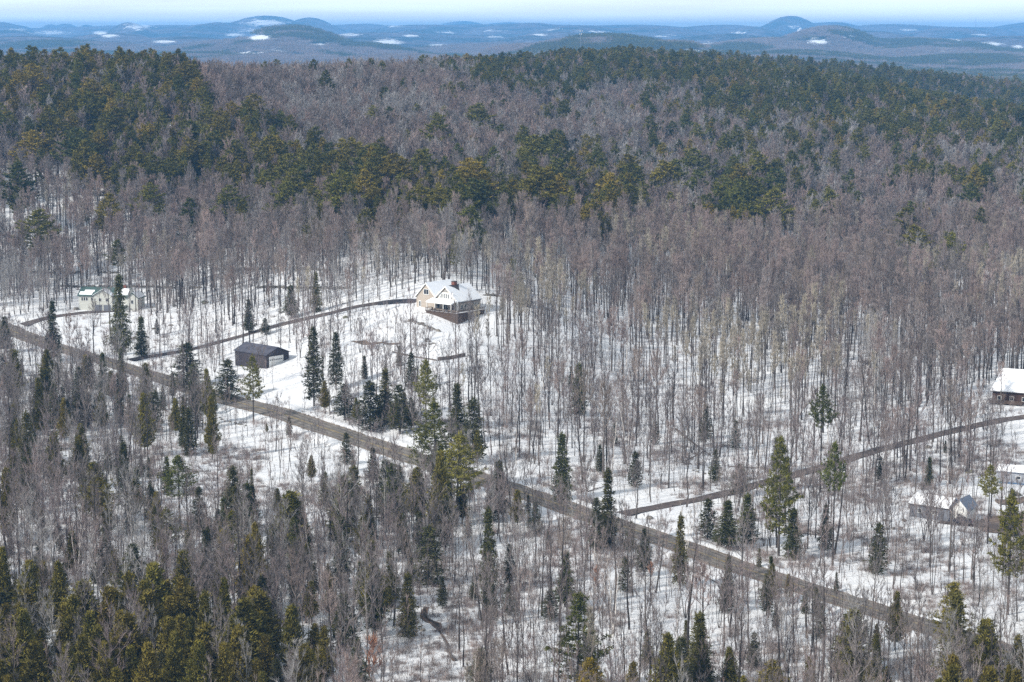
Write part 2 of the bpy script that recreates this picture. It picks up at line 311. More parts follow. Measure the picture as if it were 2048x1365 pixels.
    nf = noise(.012, 9, .75); s1 = t.nodes.new('ShaderNodeMath'); s1.operation = 'MULTIPLY_ADD'; s1.inputs[1].default_value = 2.4; t.links.new(nf.outputs['Fac'], s1.inputs[0]); t.links.new(atn.outputs['Fac'], s1.inputs[2]); s2 = t.nodes.new('ShaderNodeMath'); s2.operation = 'MULTIPLY_ADD'; s2.inputs[1].default_value = .333; s2.inputs[2].default_value = 0; t.links.new(s1.outputs[0], s2.inputs[0])
    sn = ramp(s2.outputs[0], .57, .63, (0, 0, 0), (1, 1, 1))
    m3 = t.nodes.new('ShaderNodeMix'); m3.data_type = 'RGBA'; t.links.new(sn.outputs['Color'], m3.inputs['Factor']); t.links.new(m2.outputs['Result'], m3.inputs['A']); m3.inputs['B'].default_value = (.8, .82, .85, 1)
    t.links.new(m3.outputs['Result'], p.inputs['Base Color'])
    bb = t.nodes.new('ShaderNodeBump'); bb.inputs['Distance'].default_value = 9; bb.inputs['Strength'].default_value = .8; t.links.new(noise(.05, 3, .7).outputs['Fac'], bb.inputs['Height']); t.links.new(bb.outputs['Normal'], p.inputs['Normal'])
    me.materials.append(m)
    o = bpy.data.objects.new('snowy_ground', me); link(o); tag(o, kind='structure')
build_ground()

def strip(name, pts, w, m, lift, off=0.0, wob=0.0):
    v = []; f = []; s = 0; rows = []
    P = [Vector((p.x, p.y)) for p in pts]; L = [0]
    for a, b in zip(P[:-1], P[1:]): L.append(L[-1] + (b - a).length)
    n = max(2, int(L[-1] / 2.0)); q = np.linspace(0, L[-1], n)
    xs = np.interp(q, L, [p.x for p in P]); ys = np.interp(q, L, [p.y for p in P])
    tx = np.gradient(xs); ty = np.gradient(ys); l = np.hypot(tx, ty); nx, ny = -ty / l, tx / l
    k = 5 if w > 1 else 2
    for i in range(n):
        for j in range(k):
            e = (j / (k - 1) - .5) * w + off
            if wob and j in (0, k - 1): e += wob * float(vnoise(q[i], j * 50.0, 4, 9)) 
            v.append((xs[i] + nx[i] * e, ys[i] + ny[i] * e, 0))
    v = np.array(v); v[:, 2] = height(v[:, 0], v[:, 1]) + lift
    f = [(i * k + j, i * k + j + 1, (i + 1) * k + j + 1, (i + 1) * k + j) for i in range(n - 1) for j in range(k - 1)]
    me = bpy.data.meshes.new(name); me.from_pydata(v.tolist(), [], f); me.materials.append(m)
    o = bpy.data.objects.new(name, me); link(o); tag(o, kind='structure'); return o
M['asphalt'] = mat('asphalt', (.125, .113, .100), (.215, .195, .175), .35, coord='Object', detail=8)
M['shoulder'] = mat('gravel', (.13, .105, .085), (.26, .215, .17), 1.2, detail=6)
M['drive'] = mat('driveway_dirt', (.065, .052, .050), (.12, .097, .088), .5, detail=6)
M['drive_dark'] = mat('driveway_asphalt', (.035, .034, .042), (.06, .055, .06), .5, detail=6)
M['yellow'] = mat('road_paint_yellow', (.34, .25, .09), (.20, .16, .09), .6)
M['white_line'] = mat('road_paint_white', (.30, .29, .27), (.17, .16, .15), .6)
strip('gravel_shoulder', R_ROAD, 8.2, M['shoulder'], .14, wob=.45)
strip('road', R_ROAD, 6.5, M['asphalt'], .19)
M['track'] = mat('worn_wheel_track', (.085, .078, .07), (.17, .155, .14), .25, detail=8)
for off_ in (-2.3, -.85, .85, 2.3): strip('wheel_track', R_ROAD, .55, M['track'], .2, off_)
strip('road_centre_line', R_ROAD, .18, M['yellow'], .21, .17); strip('road_centre_line', R_ROAD, .18, M['yellow'], .21, -.17)
strip('road_edge_line', R_ROAD, .10, M['white_line'], .21, 2.95); strip('road_edge_line', R_ROAD, .10, M['white_line'], .21, -2.95)
strip('driveway', R_DRIVE[:-7], 3.8, M['drive'], .16, wob=.3)
strip('driveway', R_DRIVE[-12:], 5.0, M['drive_dark'], .175, wob=.3)
strip('driveway', R_LEFT, 4.6, M['drive'], .16, wob=.4)
strip('driveway', R_RIGHT, 4.0, M['drive'], .16, wob=.3)
strip('driveway', R_LOW, 6.5, M['drive'], .16, wob=.8)
BUILDINGS = []
M['siding_tan'] = mat('siding_tan', (.37, .32, .27), (.43, .375, .32), 1.0, stretch=(.2, .2, 9), rough=.7)
M['siding_cream'] = mat('siding_cream', (.46, .47, .43), (.54, .54, .50), 1.0, stretch=(.2, .2, 9), rough=.7)
M['siding_black'] = mat('siding_charcoal', (.040, .034, .040), (.060, .052, .060), 1.0, stretch=(.2, .2, 9), rough=.6)
M['siding_brown'] = mat('siding_brown', (.060, .036, .028), (.10, .06, .048), 1.0, stretch=(.2, .2, 9), rough=.8)
M['siding_grey'] = mat('siding_grey', (.13, .14, .165), (.20, .21, .235), 1.0, stretch=(1.2, 1.2, 6), rough=.8)
M['siding_blue'] = mat('siding_blue_grey', (.25, .27, .31), (.36, .38, .42), 1.5, rough=.8)
M['trim'] = mat('white_trim', (.78, .78, .76), (.70, .70, .68), 2)
M['trim_blue'] = mat('blue_trim', (.09, .16, .27)); M['stone'] = mat('stone_facing', (.20, .18, .165), (.42, .37, .33), 1.6, detail=5)
M['glass'] = mat('window_glass', (.025, .03, .038), rough=.15, spec=.5); M['roof_snow'] = mat('roof_snow', (.86, .87, .89), (.80, .82, .86), .5, rough=.6)
M['roof_dark'] = mat('shingles_dark', (.045, .040, .042), (.09, .08, .08), 2.5); M['roof_char'] = mat('metal_roof_charcoal', (.050, .050, .070), (.085, .083, .105), .6, rough=.45)
M['roof_green'] = mat('shingles_green', (.045, .085, .078), (.08, .12, .11), 2.0); M['roof_slate'] = mat('shingles_slate', (.16, .19, .25), (.22, .25, .31), 2.0)
M['deck'] = mat('deck_timber', (.062, .043, .034), (.105, .075, .06), 2.0, stretch=(4, 4, 1)); M['brick'] = mat('chimney_brick', (.13, .05, .038), (.22, .09, .06), 6)
M['rock'] = mat('boulder_granite', (.095, .085, .075), (.27, .25, .22), 1.3, detail=8, bump=.4); M['rock_moss'] = mat('boulder_mossy', (.10, .10, .055), (.24, .23, .17), 1.2, detail=8, bump=.4)
M['log'] = mat('fallen_log_bark', (.07, .055, .048), (.18, .15, .13), 3, stretch=(1, 1, 1)); M['steel'] = mat('galvanised_steel', (.30, .31, .33)); M['paint_dark'] = mat('dark_blue_car_paint', (.018, .022, .04), rough=.25, spec=.6)
M['rubber'] = mat('tyre_rubber', (.012, .012, .012)); M['red'] = mat('tail_light_red', (.45, .012, .012), rough=.3); M['black'] = mat('black_enamel', (.02, .02, .02), rough=.4)
M['soil'] = mat('garden_soil', (.10, .072, .055), (.22, .17, .14), 1.5, detail=6); M['water'] = mat('brook_water', (.018, .015, .012), (.05, .035, .025), 1.0, rough=.15, spec=.5); M['bank'] = mat('brook_bank_mud', (.075, .048, .036), (.17, .12, .09), 2.5)

def chev(mb, a0, a1, h, apex, b0, b1, over, th, lift, axis, trim=0.0, mi=0):
    """ridge roof slab; a = across, b = along the ridge (axis 'y' or 'x')"""
    mid = (a0 + a1) / 2; sl = (apex - h) / (mid - a0); e = over
    pr = [(a0 - e, h - e * sl + lift), (mid, apex + lift), (a1 + e, h - e * sl + lift), (a1 + e, h - e * sl + lift + th), (mid, apex + lift + th * 1.15), (a0 - e, h - e * sl + lift + th)]
    v = []; n = 6
    for b in (b0 - trim, b1 + trim):
        for p in pr: v.append((p[0], b, p[1]) if axis == 'y' else (b, p[0], p[1]))
    f = [(0, 1, 4, 5), (1, 2, 3, 4), (n + 5, n + 4, n + 1, n), (n + 4, n + 3, n + 2, n + 1)] + [(i, i + n, (i + 1) % n + n, (i + 1) % n) for i in range(n)]
    return mb.add(v, f, mi)
def gable_walls(mb, x0, x1, y0, y1, h, apex, base, axis):
    if axis == 'y': return mb.prism([(x0, base), (x1, base), (x1, h), ((x0 + x1) / 2, apex), (x0, h)], 'y', y0, y1)
    return mb.prism([(y0, base), (y1, base), (y1, h), ((y0 + y1) / 2, apex), (y0, h)], 'x', x0, x1)
def window(par, face, a, z, w, h, at_, mx=1, mz=1, name='window', fm=None, fr=.09):
    """face '-y': a runs along x, wall plane y=at_; face '+x': a runs along y, wall plane x=at_"""
    F = MB(); G = MB()
    def bx(mb, a0, a1, z0, z1, d0, d1):
        if face == '-y': mb.box(a0, a1, at_ - d1, at_ - d0, z0, z1)
        elif face == '-x': mb.box(at_ - d1, at_ - d0, a0, a1, z0, z1)
        else: mb.box(at_ + d0, at_ + d1, a0, a1, z0, z1)
    bx(F, a, a + w, z + h - fr, z + h, .003, .09); bx(F, a, a + w, z, z + fr, .003, .09); bx(F, a, a + fr, z + fr, z + h - fr, .003, .09); bx(F, a + w - fr, a + w, z + fr, z + h - fr, .003, .09)
    for k in range(1, mx): c = a + w * k / mx; bx(F, c - .05, c + .05, z + fr, z + h - fr, .003, .085)
    for k in range(1, mz): c = z + h * k / mz; bx(F, a + fr, a + w - fr, c - .03, c + .03, .003, .08)
    bx(G, a + fr, a + w - fr, z + fr, z + h - fr, .003, .035)
    f = F.build(name, fm or M['trim'], par); G.build('pane', M['glass'], f); return f

# ---- the main house: garage wing with gable, main wing with front gable over a porch, raised deck
g = ground(833, 614); hs = empty('house', (g.x, g.y, g.z + .15), math.radians(-40)); tag(hs, 'tan two-gabled house with snowy roofs, porch and brown deck on the snowy knoll', 'house')
BUILDINGS += [((g.x + 8, g.y + 2), 15)]
gable_walls(MB(), 0, 8.8, 0, 12, 3.5, 7.9, -1.5, 'y').build('wall', M['siding_tan'], hs)
gable_walls(MB(), 9.2, 19.2, -1.2, 10.2, 3.3, 7.7, -4.5, 'y').build('wall', M['siding_tan'], hs)
MB().box(8.8, 9.2, 1.5, 11, -1, 4.6).build('wall', M['siding_tan'], hs)
st = MB().box(19.2, 19.32, -1.2, 10.2, -4.5, 3.2).build('stone_facing', M['stone'], hs)
for (x0, x1, h, ap, b0, b1) in ((0, 8.8, 3.5, 7.9, -.35, 12.3), (9.2, 19.2, 3.3, 7.7, -1.65, 10.5)):
    r_ = chev(MB(), x0, x1, h, ap, b0, b1, .45, .14, .02, 'y').build('roof', M['roof_dark'], hs)
    chev(MB(), x0, x1, h, ap, b0 + .02, b1 - .15, .38, .24, .165, 'y').build('roof_snow', M['roof_snow'], r_)
    chev(MB(), x0, x1, h, ap, b0 - .06, b0 - .003, .47, .26, -.06, 'y').build('rake_trim', M['trim'], r_)
# bare shingles and chimney near the ridge of the main wing
MB().prism([(14.2, 7.9), (14.2, 8.12), (12.6, 6.75)], 'y', .2, 4.8).build('bare_shingles', M['roof_dark'], hs)
bp = MB(); zt = lambda x: 7.7 - (x - 14.2) * .88 + .43
bp.add([(14.2, .0, zt(14.2) + .02), (14.2, 5.2, zt(14.2) + .02), (15.1, 4.2, zt(15.1) + .02), (16.3, 3.1, zt(16.3) + .02), (15.2, 1.9, zt(15.2) + .02)], [(0, 4, 3, 2, 1)]); bp.build('bare_shingles', M['roof_dark'], hs)
ch = MB().box(13.2, 14.5, 2.6, 3.7, 6.5, 9.1).build('chimney', M['brick'], hs); MB().box(13.1, 14.6, 2.5, 3.8, 9.1, 9.25).build('chimney_cap', M['roof_dark'], ch)
window(hs, '-y', 3.3, 4.3, 2.3, 1.9, 0, 2, fr=.16); window(hs, '-y', 1.1, 0, 1.0, 2.1, 0, name='door', fr=.2)
for x_ in (13.55, 14.35): window(hs, '-y', x_, 6.1, .55, .6, -1.2, fr=.07)
for x_, w_, z_, h_ in ((11.5, .5, 4.0, .6), (12.25, .55, 3.95, 1.5), (13.2, .55, 3.95, 1.6), (14.1, .55, 3.95, 1.6), (15.0, .55, 3.95, 1.5), (16.3, .5, 4.0, .6)): window(hs, '-y', x_, z_, w_, h_, -1.2, fr=.06)
MB().box(11.0, 17.4, -1.23, -1.203, 3.55, 5.9).build('gable_panel', M['trim'], hs)
window(hs, '-y', 13.2, 0, 1.7, 2.2, -1.2, 2, name='door', fr=.12); window(hs, '-y', 15.8, .3, 2.2, 1.9, -1.2, 1, fr=.14); window(hs, '-y', 10.3, .5, 1.3, 1.5, -1.2, 1)
for y_, w_ in ((.4, .9), (2.2, 1.0), (3.4, 1.0), (6.9, .9), (8.4, .9)): window(hs, '+x', y_, .6, w_, 1.6, 19.32, 1)
MB().box(18.95, 19.45, -1.45, -.95, -.1, 3.25).build('corner_post', M['trim'], hs)
p_ = MB().prism([(-4.4, 2.55), (-1.2, 3.35), (-1.2, 3.5), (-4.4, 2.7)], 'x', 8.2, 19.3).build('porch_roof', M['trim'], hs)
MB().prism([(-4.38, 2.703), (-1.25, 3.49), (-1.25, 3.75), (-4.38, 2.93)], 'x', 8.22, 19.28).build('roof_snow', M['roof_snow'], p_)
for x_ in (8.5, 12.0, 15.6, 19.0): MB().box(x_ - .09, x_ + .09, -4.2, -4.02, -.05, 2.6).build('porch_post', M['trim'], hs)
MB().box(8.2, 22.2, -4.5, -1.2, -.35, -.05).build('deck', M['deck'], hs); MB().box(19.33, 22.2, -1.19, 9, -.35, -.05).build('deck', M['deck'], hs)
sk = MB().box(8.3, 22.1, -4.4, -4.3, -5.5, -.36); sk.box(22.0, 22.1, -4.29, 8.9, -5.5, -.36); sk.box(8.3, 8.4, -4.29, -1.3, -5.5, -.36); sk.build('deck_skirt', M['deck'], hs)
rl = MB(); rl.box(8.2, 22.2, -4.5, -4.42, .86, .95); rl.box(22.12, 22.2, -4.41, 9, .86, .95); rl.box(8.2, 8.28, -4.41, -1.3, .86, .95)
for k in range(57): rl.box(8.22 + k * .249, 8.28 + k * .249, -4.48, -4.44, -.05, .86)
for k in range(53): rl.box(22.14, 22.18, -4.2 + k * .25, -4.14 + k * .25, -.05, .86)
for k in range(8): rl.box(8.15 + k * 1.98, 8.27 + k * 1.98, -4.56, -4.502, -.3, 1.0)
rl.build('deck_railing', M['deck'], hs)
MB().box(8.8, 22.0, -4.36, -4.0, -.045, .06).box(20.6, 22.0, -3.9, 8.8, -.045, .08).build('snow_cover', M['roof_snow'], hs)
def local(par, x, y, z): return par.matrix_world @ Vector((x, y, z))
bpy.context.view_layer.update()
w_ = local(hs, 16.6, -3.6, -.05); gr_ = empty('grill', w_, .3); tag(gr_, 'small black barbecue grill standing on the front deck of the main house', 'grill')
MB().tube([(-.45, 0, .95), (0, 0, 1.12), (.45, 0, .95)], [.18, .3, .18], 8).build('lid', M['black'], gr_); MB().box(-.4, .4, -.25, .25, 0, .8).build('cabinet', M['steel'], gr_)
for k, x_ in enumerate((10.0, 11.3)):
    w_ = local(hs, x_, -3.2, -.05); c_ = empty('patio_chair', w_, .2 + k); tag(c_, ['left', 'right'][k] + ' one of two dark chairs on the porch of the main house', 'chair', 'porch chairs')
    MB().box(-.28, .28, -.28, .28, .4, .47).build('seat', M['black'], c_); MB().box(-.28, .28, .24, .3, .47, 1.0).build('backrest', M['black'], c_)
    for sx in (-.25, .22):
        for sy in (-.25, .22): MB().box(sx, sx + .04, sy, sy + .04, 0, .4).build('leg', M['black'], c_)

# ---- the black garage
g = ground(533, 738); bg_ = empty('garage', (g.x, g.y, g.z + .1), math.radians(-42)); tag(bg_, 'charcoal black garage with white overhead door beside the snowy lane', 'garage'); BUILDINGS += [((g.x - 4, g.y + 8), 11), ((g.x + 1, g.y - 2), 7)]
gable_walls(MB(), -15, 0, 0, 9.4, 4.2, 6.1, -2, 'x').build('wall', M['siding_black'], bg_)
chev(MB(), 0, 9.4, 4.2, 6.1, -15.4, .4, .4, .16, .02, 'x').build('roof', M['roof_char'], bg_)
dr = MB().box(.003, .08, 1.0, 7.0, 0, 3.5)
for k in range(1, 5): dr.box(.081, .10, 1.0, 7.0, k * .7 - .02, k * .7 + .02)
dr = dr.build('garage_door', M['trim'], bg_)
for k in range(7): MB().box(.083, .11, 1.35 + k * .78, 1.85 + k * .78, 2.25, 2.6).build('pane', M['glass'], dr)
dfr = MB().box(.003, .12, .8, .995, 0, 3.7).box(.003, .12, 7.005, 7.2, 0, 3.7).box(.003, .12, .8, 7.2, 3.705, 3.85).build('door_frame', M['siding_black'], bg_)

# ---- the green-roofed house at the left
g = ground(158, 620); lh = empty('house', (g.x, g.y, g.z + .1), math.radians(-10)); tag(lh, 'cream house with green roof half hidden by a dark spruce', 'house'); BUILDINGS += [((g.x + 11, g.y + 3), 13)]
gable_walls(MB(), 0, 19, 0, 8, 5.4, 7.9, -2, 'x').build('wall', M['siding_cream'], lh)
gable_walls(MB(), 6.3, 13.6, -1.6, 4, 5.5, 7.7, -2, 'y').build('wall', M['siding_cream'], lh)
gable_walls(MB(), 19.0, 23.2, -.6, 6.5, 4.8, 6.6, -2, 'y').build('wall', M['siding_cream'], lh)
chev(MB(), 0, 8, 5.4, 7.9, -.4, 19.0, .5, .14, .02, 'x').build('roof', M['roof_green'], lh)
r_ = chev(MB(), 6.3, 13.6, 5.5, 7.7, -2.0, 4.5, .4, .14, .02, 'y').build('roof', M['roof_green'], lh); chev(MB(), 6.3, 13.6, 5.5, 7.7, -1.9, 2.6, .2, .16, .165, 'y').build('roof_snow', M['roof_snow'], r_)
r_ = chev(MB(), 19.0, 23.2, 4.8, 6.6, -1.0, 6.9, .4, .14, .02, 'y').build('roof', M['roof_green'], lh); chev(MB(), 19.0, 23.2, 4.8, 6.6, -.3, 6.5, .2, .12, .165, 'y').build('roof_snow', M['roof_snow'], r_)
rs_ = lambda y0, y1, x0, x1: MB().prism([(y0, 5.59 + y0 * .625), (y1, 5.59 + y1 * .625), (y1, 5.72 + y1 * .625), (y0, 5.70 + y0 * .625)], 'x', x0, x1).build('roof_snow', M['roof_snow'], lh)
rs_(.2, 3.4, 14.2, 18.9); rs_(.0, 1.4, .2, 5.2); rs_(1.4, 2.3, 1.8, 5.6)
for x_ in (1.0, 1.9, 2.8): window(lh, '-y', x_, 3.3, .8, 1.4, 0)
window(lh, '-y', 4.8, 3.5, .8, 1.2, 0); window(lh, '-y', 8.4, 3.4, 1.1, 1.3, -1.6); window(lh, '-y', 11.2, 3.4, 1.1, 1.3, -1.6); window(lh, '-y', 15.5, 3.4, 1.0, 1.3, 0); window(lh, '-y', 20.5, 2.6, 1.0, 1.5, -.6)
for x_ in (6.9, 10.3):
    d_ = MB().box(x_, x_ + 2.8, -1.66, -1.603, 0, 2.2)
    for k in range(1, 4): d_.box(x_, x_ + 2.8, -1.68, -1.661, k * .55 - .02, k * .55 + .02)
    d_.build('garage_door', M['siding_grey'], lh)
MB().box(13.7, 18.9, -2.4, -.003, 2.3, 2.5).build('deck', M['trim'], lh); MB().box(16.2, 17.2, 3.6, 4.4, 6, 9.0).build('chimney', M['brick'], lh)

# ---- the brown house at the right edge
def hip_roof(mb, x0, x1, y0, y1, h, apex, ins, e, lift, th):
    ym = (y0 + y1) / 2
    def ring(dz, dh): return [(x0 - e, y0 - e, h - .3 + dz), (x1 + e, y0 - e, h - .3 + dz), (x1 + e, y1 + e, h - .3 + dz), (x0 - e, y1 + e, h - .3 + dz), (x0 + ins, ym, apex + dh), (x1 - ins, ym, apex + dh)]
    v = ring(lift, lift) + ring(lift + th, lift + th); fs = [(0, 1, 5, 4), (1, 2, 5), (2, 3, 4, 5), (3, 0, 4)]
    return mb.add(v, [tuple(i + 6 for i in f) for f in fs] + [f[::-1] for f in fs] + [(0, 6, 7, 1)[::-1], (1, 7, 8, 2)[::-1], (2, 8, 9, 3)[::-1], (3, 9, 6, 0)[::-1]])
g = ground(1984, 806); rh = empty('house', (g.x, g.y, g.z + .1), math.radians(-24)); tag(rh, 'dark brown house with broad snow-covered roof at the right edge of the photo', 'house'); BUILDINGS += [((g.x + 7, g.y + 3), 13)]
MB().box(0, 19, 0, 11, -2, 3.3).build('wall', M['siding_brown'], rh)
r_ = hip_roof(MB(), 0, 19, 0, 11, 3.6, 9.0, 1.6, .6, 0, .14).build('roof', M['roof_dark'], rh); hip_roof(MB(), 0, 19, 0, 11, 3.6, 9.0, 1.6, .5, .16, .25).build('roof_snow', M['roof_snow'], r_)
MB().box(13.5, 13.9, 4.6, 5.2, 6, 8.6).build('chimney', M['brick'], rh)
for x_ in (1.5, 5, 8.5, 12, 15.5): window(rh, '-y', x_, .9, 1.2, 1.3, 0)
MB().box(-.5, 9, -2.6, -.003, .3, .5).build('deck', M['deck'], rh); dk = MB().box(-.5, 9, -2.6, -2.52, .5, 1.35).build('deck_railing', M['deck'], rh)

# ---- the small grey house and the blue-grey shed at the lower right
g = ground(1819, 1033); sh = empty('house', (g.x, g.y, g.z + .05), math.radians(-35)); tag(sh, 'small low grey house with slate-roofed entry gable and a parked car beside it', 'house'); BUILDINGS += [((g.x + 6, g.y - 1), 9)]
gable_walls(MB(), 0, 9.6, 0, 7, 3.0, 4.5, -1.5, 'x').build('wall', M['siding_grey'], sh)
gable_walls(MB(), 9.6, 13.4, 1.2, 6.5, 3.2, 5.2, -1.5, 'y').build('wall', M['trim'], sh)
r_ = chev(MB(), 0, 7, 3.0, 4.5, -.3, 9.6, .35, .12, .02, 'x').build('roof', M['roof_dark'], sh); chev(MB(), 0, 7, 3.0, 4.5, -.25, 9.55, .25, .22, .145, 'x').build('roof_snow', M['roof_snow'], r_)
chev(MB(), 9.6, 13.4, 3.2, 5.2, .8, 6.8, .4, .14, .02, 'y').build('roof', M['roof_slate'], sh)
window(sh, '-y', 2.0, 1.1, 1.0, 1.1, 0); window(sh, '-y', 5.4, 1.1, 1.5, 1.1, 0, 2); window(sh, '-y', 10.9, 0, 1.1, 2.1, 1.2, name='door', fr=.14)
g = ground(1994, 966); bs = empty('shed', (g.x, g.y, g.z + .05), math.radians(-24)); tag(bs, 'long blue-grey shed with snow-covered roof at the right edge', 'shed'); BUILDINGS += [((g.x + 6, g.y), 9)]
MB().box(0, 14, 0, 6, -1.2, 2.9).build('wall', M['siding_blue'], bs); MB().box(-.05, 14.05, -.06, -.003, 0, .35).build('base_trim', M['trim_blue'], bs)
MB().prism([(-.4, 2.903), (3, 3.9), (6.4, 2.903)], 'x', -.3, 14.3).build('roof', M['roof_slate'], bs); chev(MB(), 0, 6, 3.0, 3.9, -.25, 14.25, .2, .2, .06, 'x').build('roof_snow', M['roof_snow'], bs)
window(bs, '-y', 4.5, 1.2, 1.2, .9, 0); window(bs, '-y', 9, 0, 1.0, 2.0, 0, name='door')
# ---- dark garden shed behind the main house
g = ground(1026, 609); gs = empty('shed', (g.x, g.y, g.z), math.radians(-12)); tag(gs, 'low dark grey garden shed among the trees right of the main house', 'shed'); BUILDINGS += [((g.x + 3, g.y + 1), 5)]
MB().box(0, 6.2, 0, 3, -.5, 2.3).build('wall', M['siding_black'], gs); MB().prism([(-.3, 2.303), (-.3, 2.5), (3.3, 3.1), (3.3, 2.303)], 'x', -.3, 6.5).build('roof', M['roof_slate'], gs); window(gs, '-y', .9, 0, 1.0, 1.9, 0, name='door', fm=M['siding_grey'])

# ---- the parked car
def make_car(loc, rz):
    c = empty('parked_car', loc, rz); tag(c, 'dark blue pickup truck with a red tail light parked by the small grey house', 'pickup truck')
    b = MB(); b.prism([(-2.7, .45), (2.6, .45), (2.7, .75), (2.65, 1.0), (1.35, 1.08), (.55, 1.12), (-.75, 1.12), (-2.7, 1.1)], 'y', -.95, .95); me = b.build('body', M['paint_dark'], c)
    mdf = me.modifiers.new('bevel', 'BEVEL'); mdf.width = .07; mdf.segments = 2
    k = MB(); k.add([(-.85, -.86, 1.123), (1.3, -.86, 1.083), (1.3, .86, 1.083), (-.85, .86, 1.123), (-.65, -.68, 1.75), (.45, -.68, 1.78), (.45, .68, 1.78), (-.65, .68, 1.75)], [(4, 5, 6, 7), (0, 1, 5, 4), (1, 2, 6, 5), (2, 3, 7, 6), (3, 0, 4, 7)]); k.build('cab', M['paint_dark'], c)
    MB().add([(.52, -.64, 1.74), (1.27, -.78, 1.13), (1.27, .78, 1.13), (.52, .64, 1.74)], [(0, 1, 2, 3)]).build('windshield', M['glass'], c)
    for s in (-1, 1): MB().add([(-.6, s * .875, 1.2), (.95, s * .875, 1.2), (.4, s * .73, 1.68), (-.5, s * .73, 1.68)], [(0, 1, 2, 3)]).build('side_window', M['glass'], c)
    MB().box(-2.5, -.95, -.78, .78, 1.125, 1.14).build('bed', M['black'], c)
    for x in (-1.7, 1.75):
        for s in (-1, 1):
            w = MB().tube([(x, s * .98, .38), (x, s * .72, .38)], [.38, .38], 14).build('wheel', M['rubber'], c); MB().tube([(x, s * 1.0, .38), (x, s * .9, .38)], [.2, .2], 10).build('rim', M['steel'], w)
    for s in (-1, 1): MB().box(-2.76, -2.69, s * .8 - .12, s * .8 + .12, .75, 1.05).build('tail_light', M['red'], c); MB().box(2.66, 2.73, s * .7 - .14, s * .7 + .14, .72, .9).build('headlight', M['trim'], c)
    MB().box(-2.8, -2.705, -.85, .85, .45, .62).build('bumper', M['steel'], c)
g = ground(1921, 1049); make_car((g.x, g.y, g.z + .15), math.radians(158))

# ---- mailbox, boulders, garden rocks, walls, logs
g = ground(1185, 1019); mb_ = empty('mailbox', g, math.radians(20)); tag(mb_, 'black mailbox on a post beside the road near the driveway junction', 'mailbox')
MB().box(-.07, .07, -.07, .07, -.3, 1.25).build('post', M['log'], mb_); MB().prism([(-.2, 1.25), (.2, 1.25), (.2, 1.55), (.1, 1.7), (-.1, 1.7), (-.2, 1.55)], 'y', -.4, .4).build('box', M['black'], mb_)
import bmesh
def rock_mesh(seed, m, sub=3, flat=.6):
    bm = bmesh.new(); bmesh.ops.create_icosphere(bm, subdivisions=sub, radius=1); r = random.Random(seed)
    cuts = [(_v3(r), r.uniform(.45, .8)) for _ in range(9)]
    for v in bm.verts:
        for n_, d_ in cuts:
            q = v.co.dot(n_)
            if q > d_: v.co -= n_ * (q - d_) * .9
        v.co.z *= flat; v.co += Vector((r.gauss(0, .015), r.gauss(0, .015), r.gauss(0, .015)))
    me = bpy.data.meshes.new('rock'); bm.to_mesh(me); bm.free(); me.materials.append(m); return me
def _v3(r): return Vector((r.gauss(0, 1), r.gauss(0, 1), r.gauss(0, 1))).normalized()
RM = [rock_mesh(i, M['rock']) for i in range(4)]; RMM = rock_mesh(9, M['rock_moss'])
for (cx, cy, w, k, lab) in [(411, 607, 19, 9, 'large mossy boulder in the snow above the long driveway'), (350, 613, 12, 0, 'dark boulder left of the large mossy boulder'), (306, 616, 9, 1, 'small dark boulder right of the green-roofed house, between two trunks'), (307, 659, 10, 2, 'small boulder by the road below the green-roofed house'),
        (342, 652, 11, 3, 'low boulder in the wood midway between the driveway and the dark boulder'), (1299, 1037, 15, 1, 'grey boulder on the snow just beside the driveway junction'), (502, 666, 14, 2, 'flat dark stone at the edge of the long driveway'), (692, 636, 14, 9, 'low brownish stone beside the long driveway near the lawn'),
        (1857, 896, 17, 0, 'bluish boulder just below the right driveway'), (1938, 946, 20, 9, 'round brown boulder on the snow left of the blue-grey shed'), (1868, 978, 12, 3, 'small boulder between the right driveway and the small grey house'), (1921, 990, 9, 2, 'small boulder above the small grey house'),
        (152, 620, 16, 2, 'long low dark stone left of the green-roofed house'), (1410, 967, 9, 0, 'small boulder in the snow above the right driveway'), (1428, 966, 12, 1, 'larger of the boulders above the right driveway'), (765, 860, 12, 3, 'dark stone on the bank above the road'), (845, 1262, 15, 0, 'black wet boulder beside the little brook'),
        (1770, 1042, 12, 1, 'dark boulder in the wood left of the small grey house'), (1808, 1042, 13, 2, 'low boulder right against the left end of the small grey house'), (690, 924, 18, 0, 'dark stone half buried in the open snow below the road'), (2032, 990, 26, 9, 'brown mound at the right edge below the blue-grey shed')]:
    g = ground(cx, cy); sc_ = w / FPX * (g - Vector((0, 0, CAMH))).length / 2
    o = bpy.data.objects.new('boulder', RMM if k == 9 else RM[k]); link(o); o.location = (g.x, g.y, g.z + sc_ * .12); o.scale = (sc_, sc_, sc_ * .9); o.rotation_euler = (0, 0, cx % 6); tag(o, lab, 'boulder')
rr_ = random.Random(5)
_ORD = ['leftmost', 'second', 'third', 'fourth', 'fifth', 'sixth', 'seventh', 'eighth', 'ninth', 'tenth', 'eleventh', 'twelfth', 'thirteenth', 'fourteenth', 'fifteenth', 'rightmost']
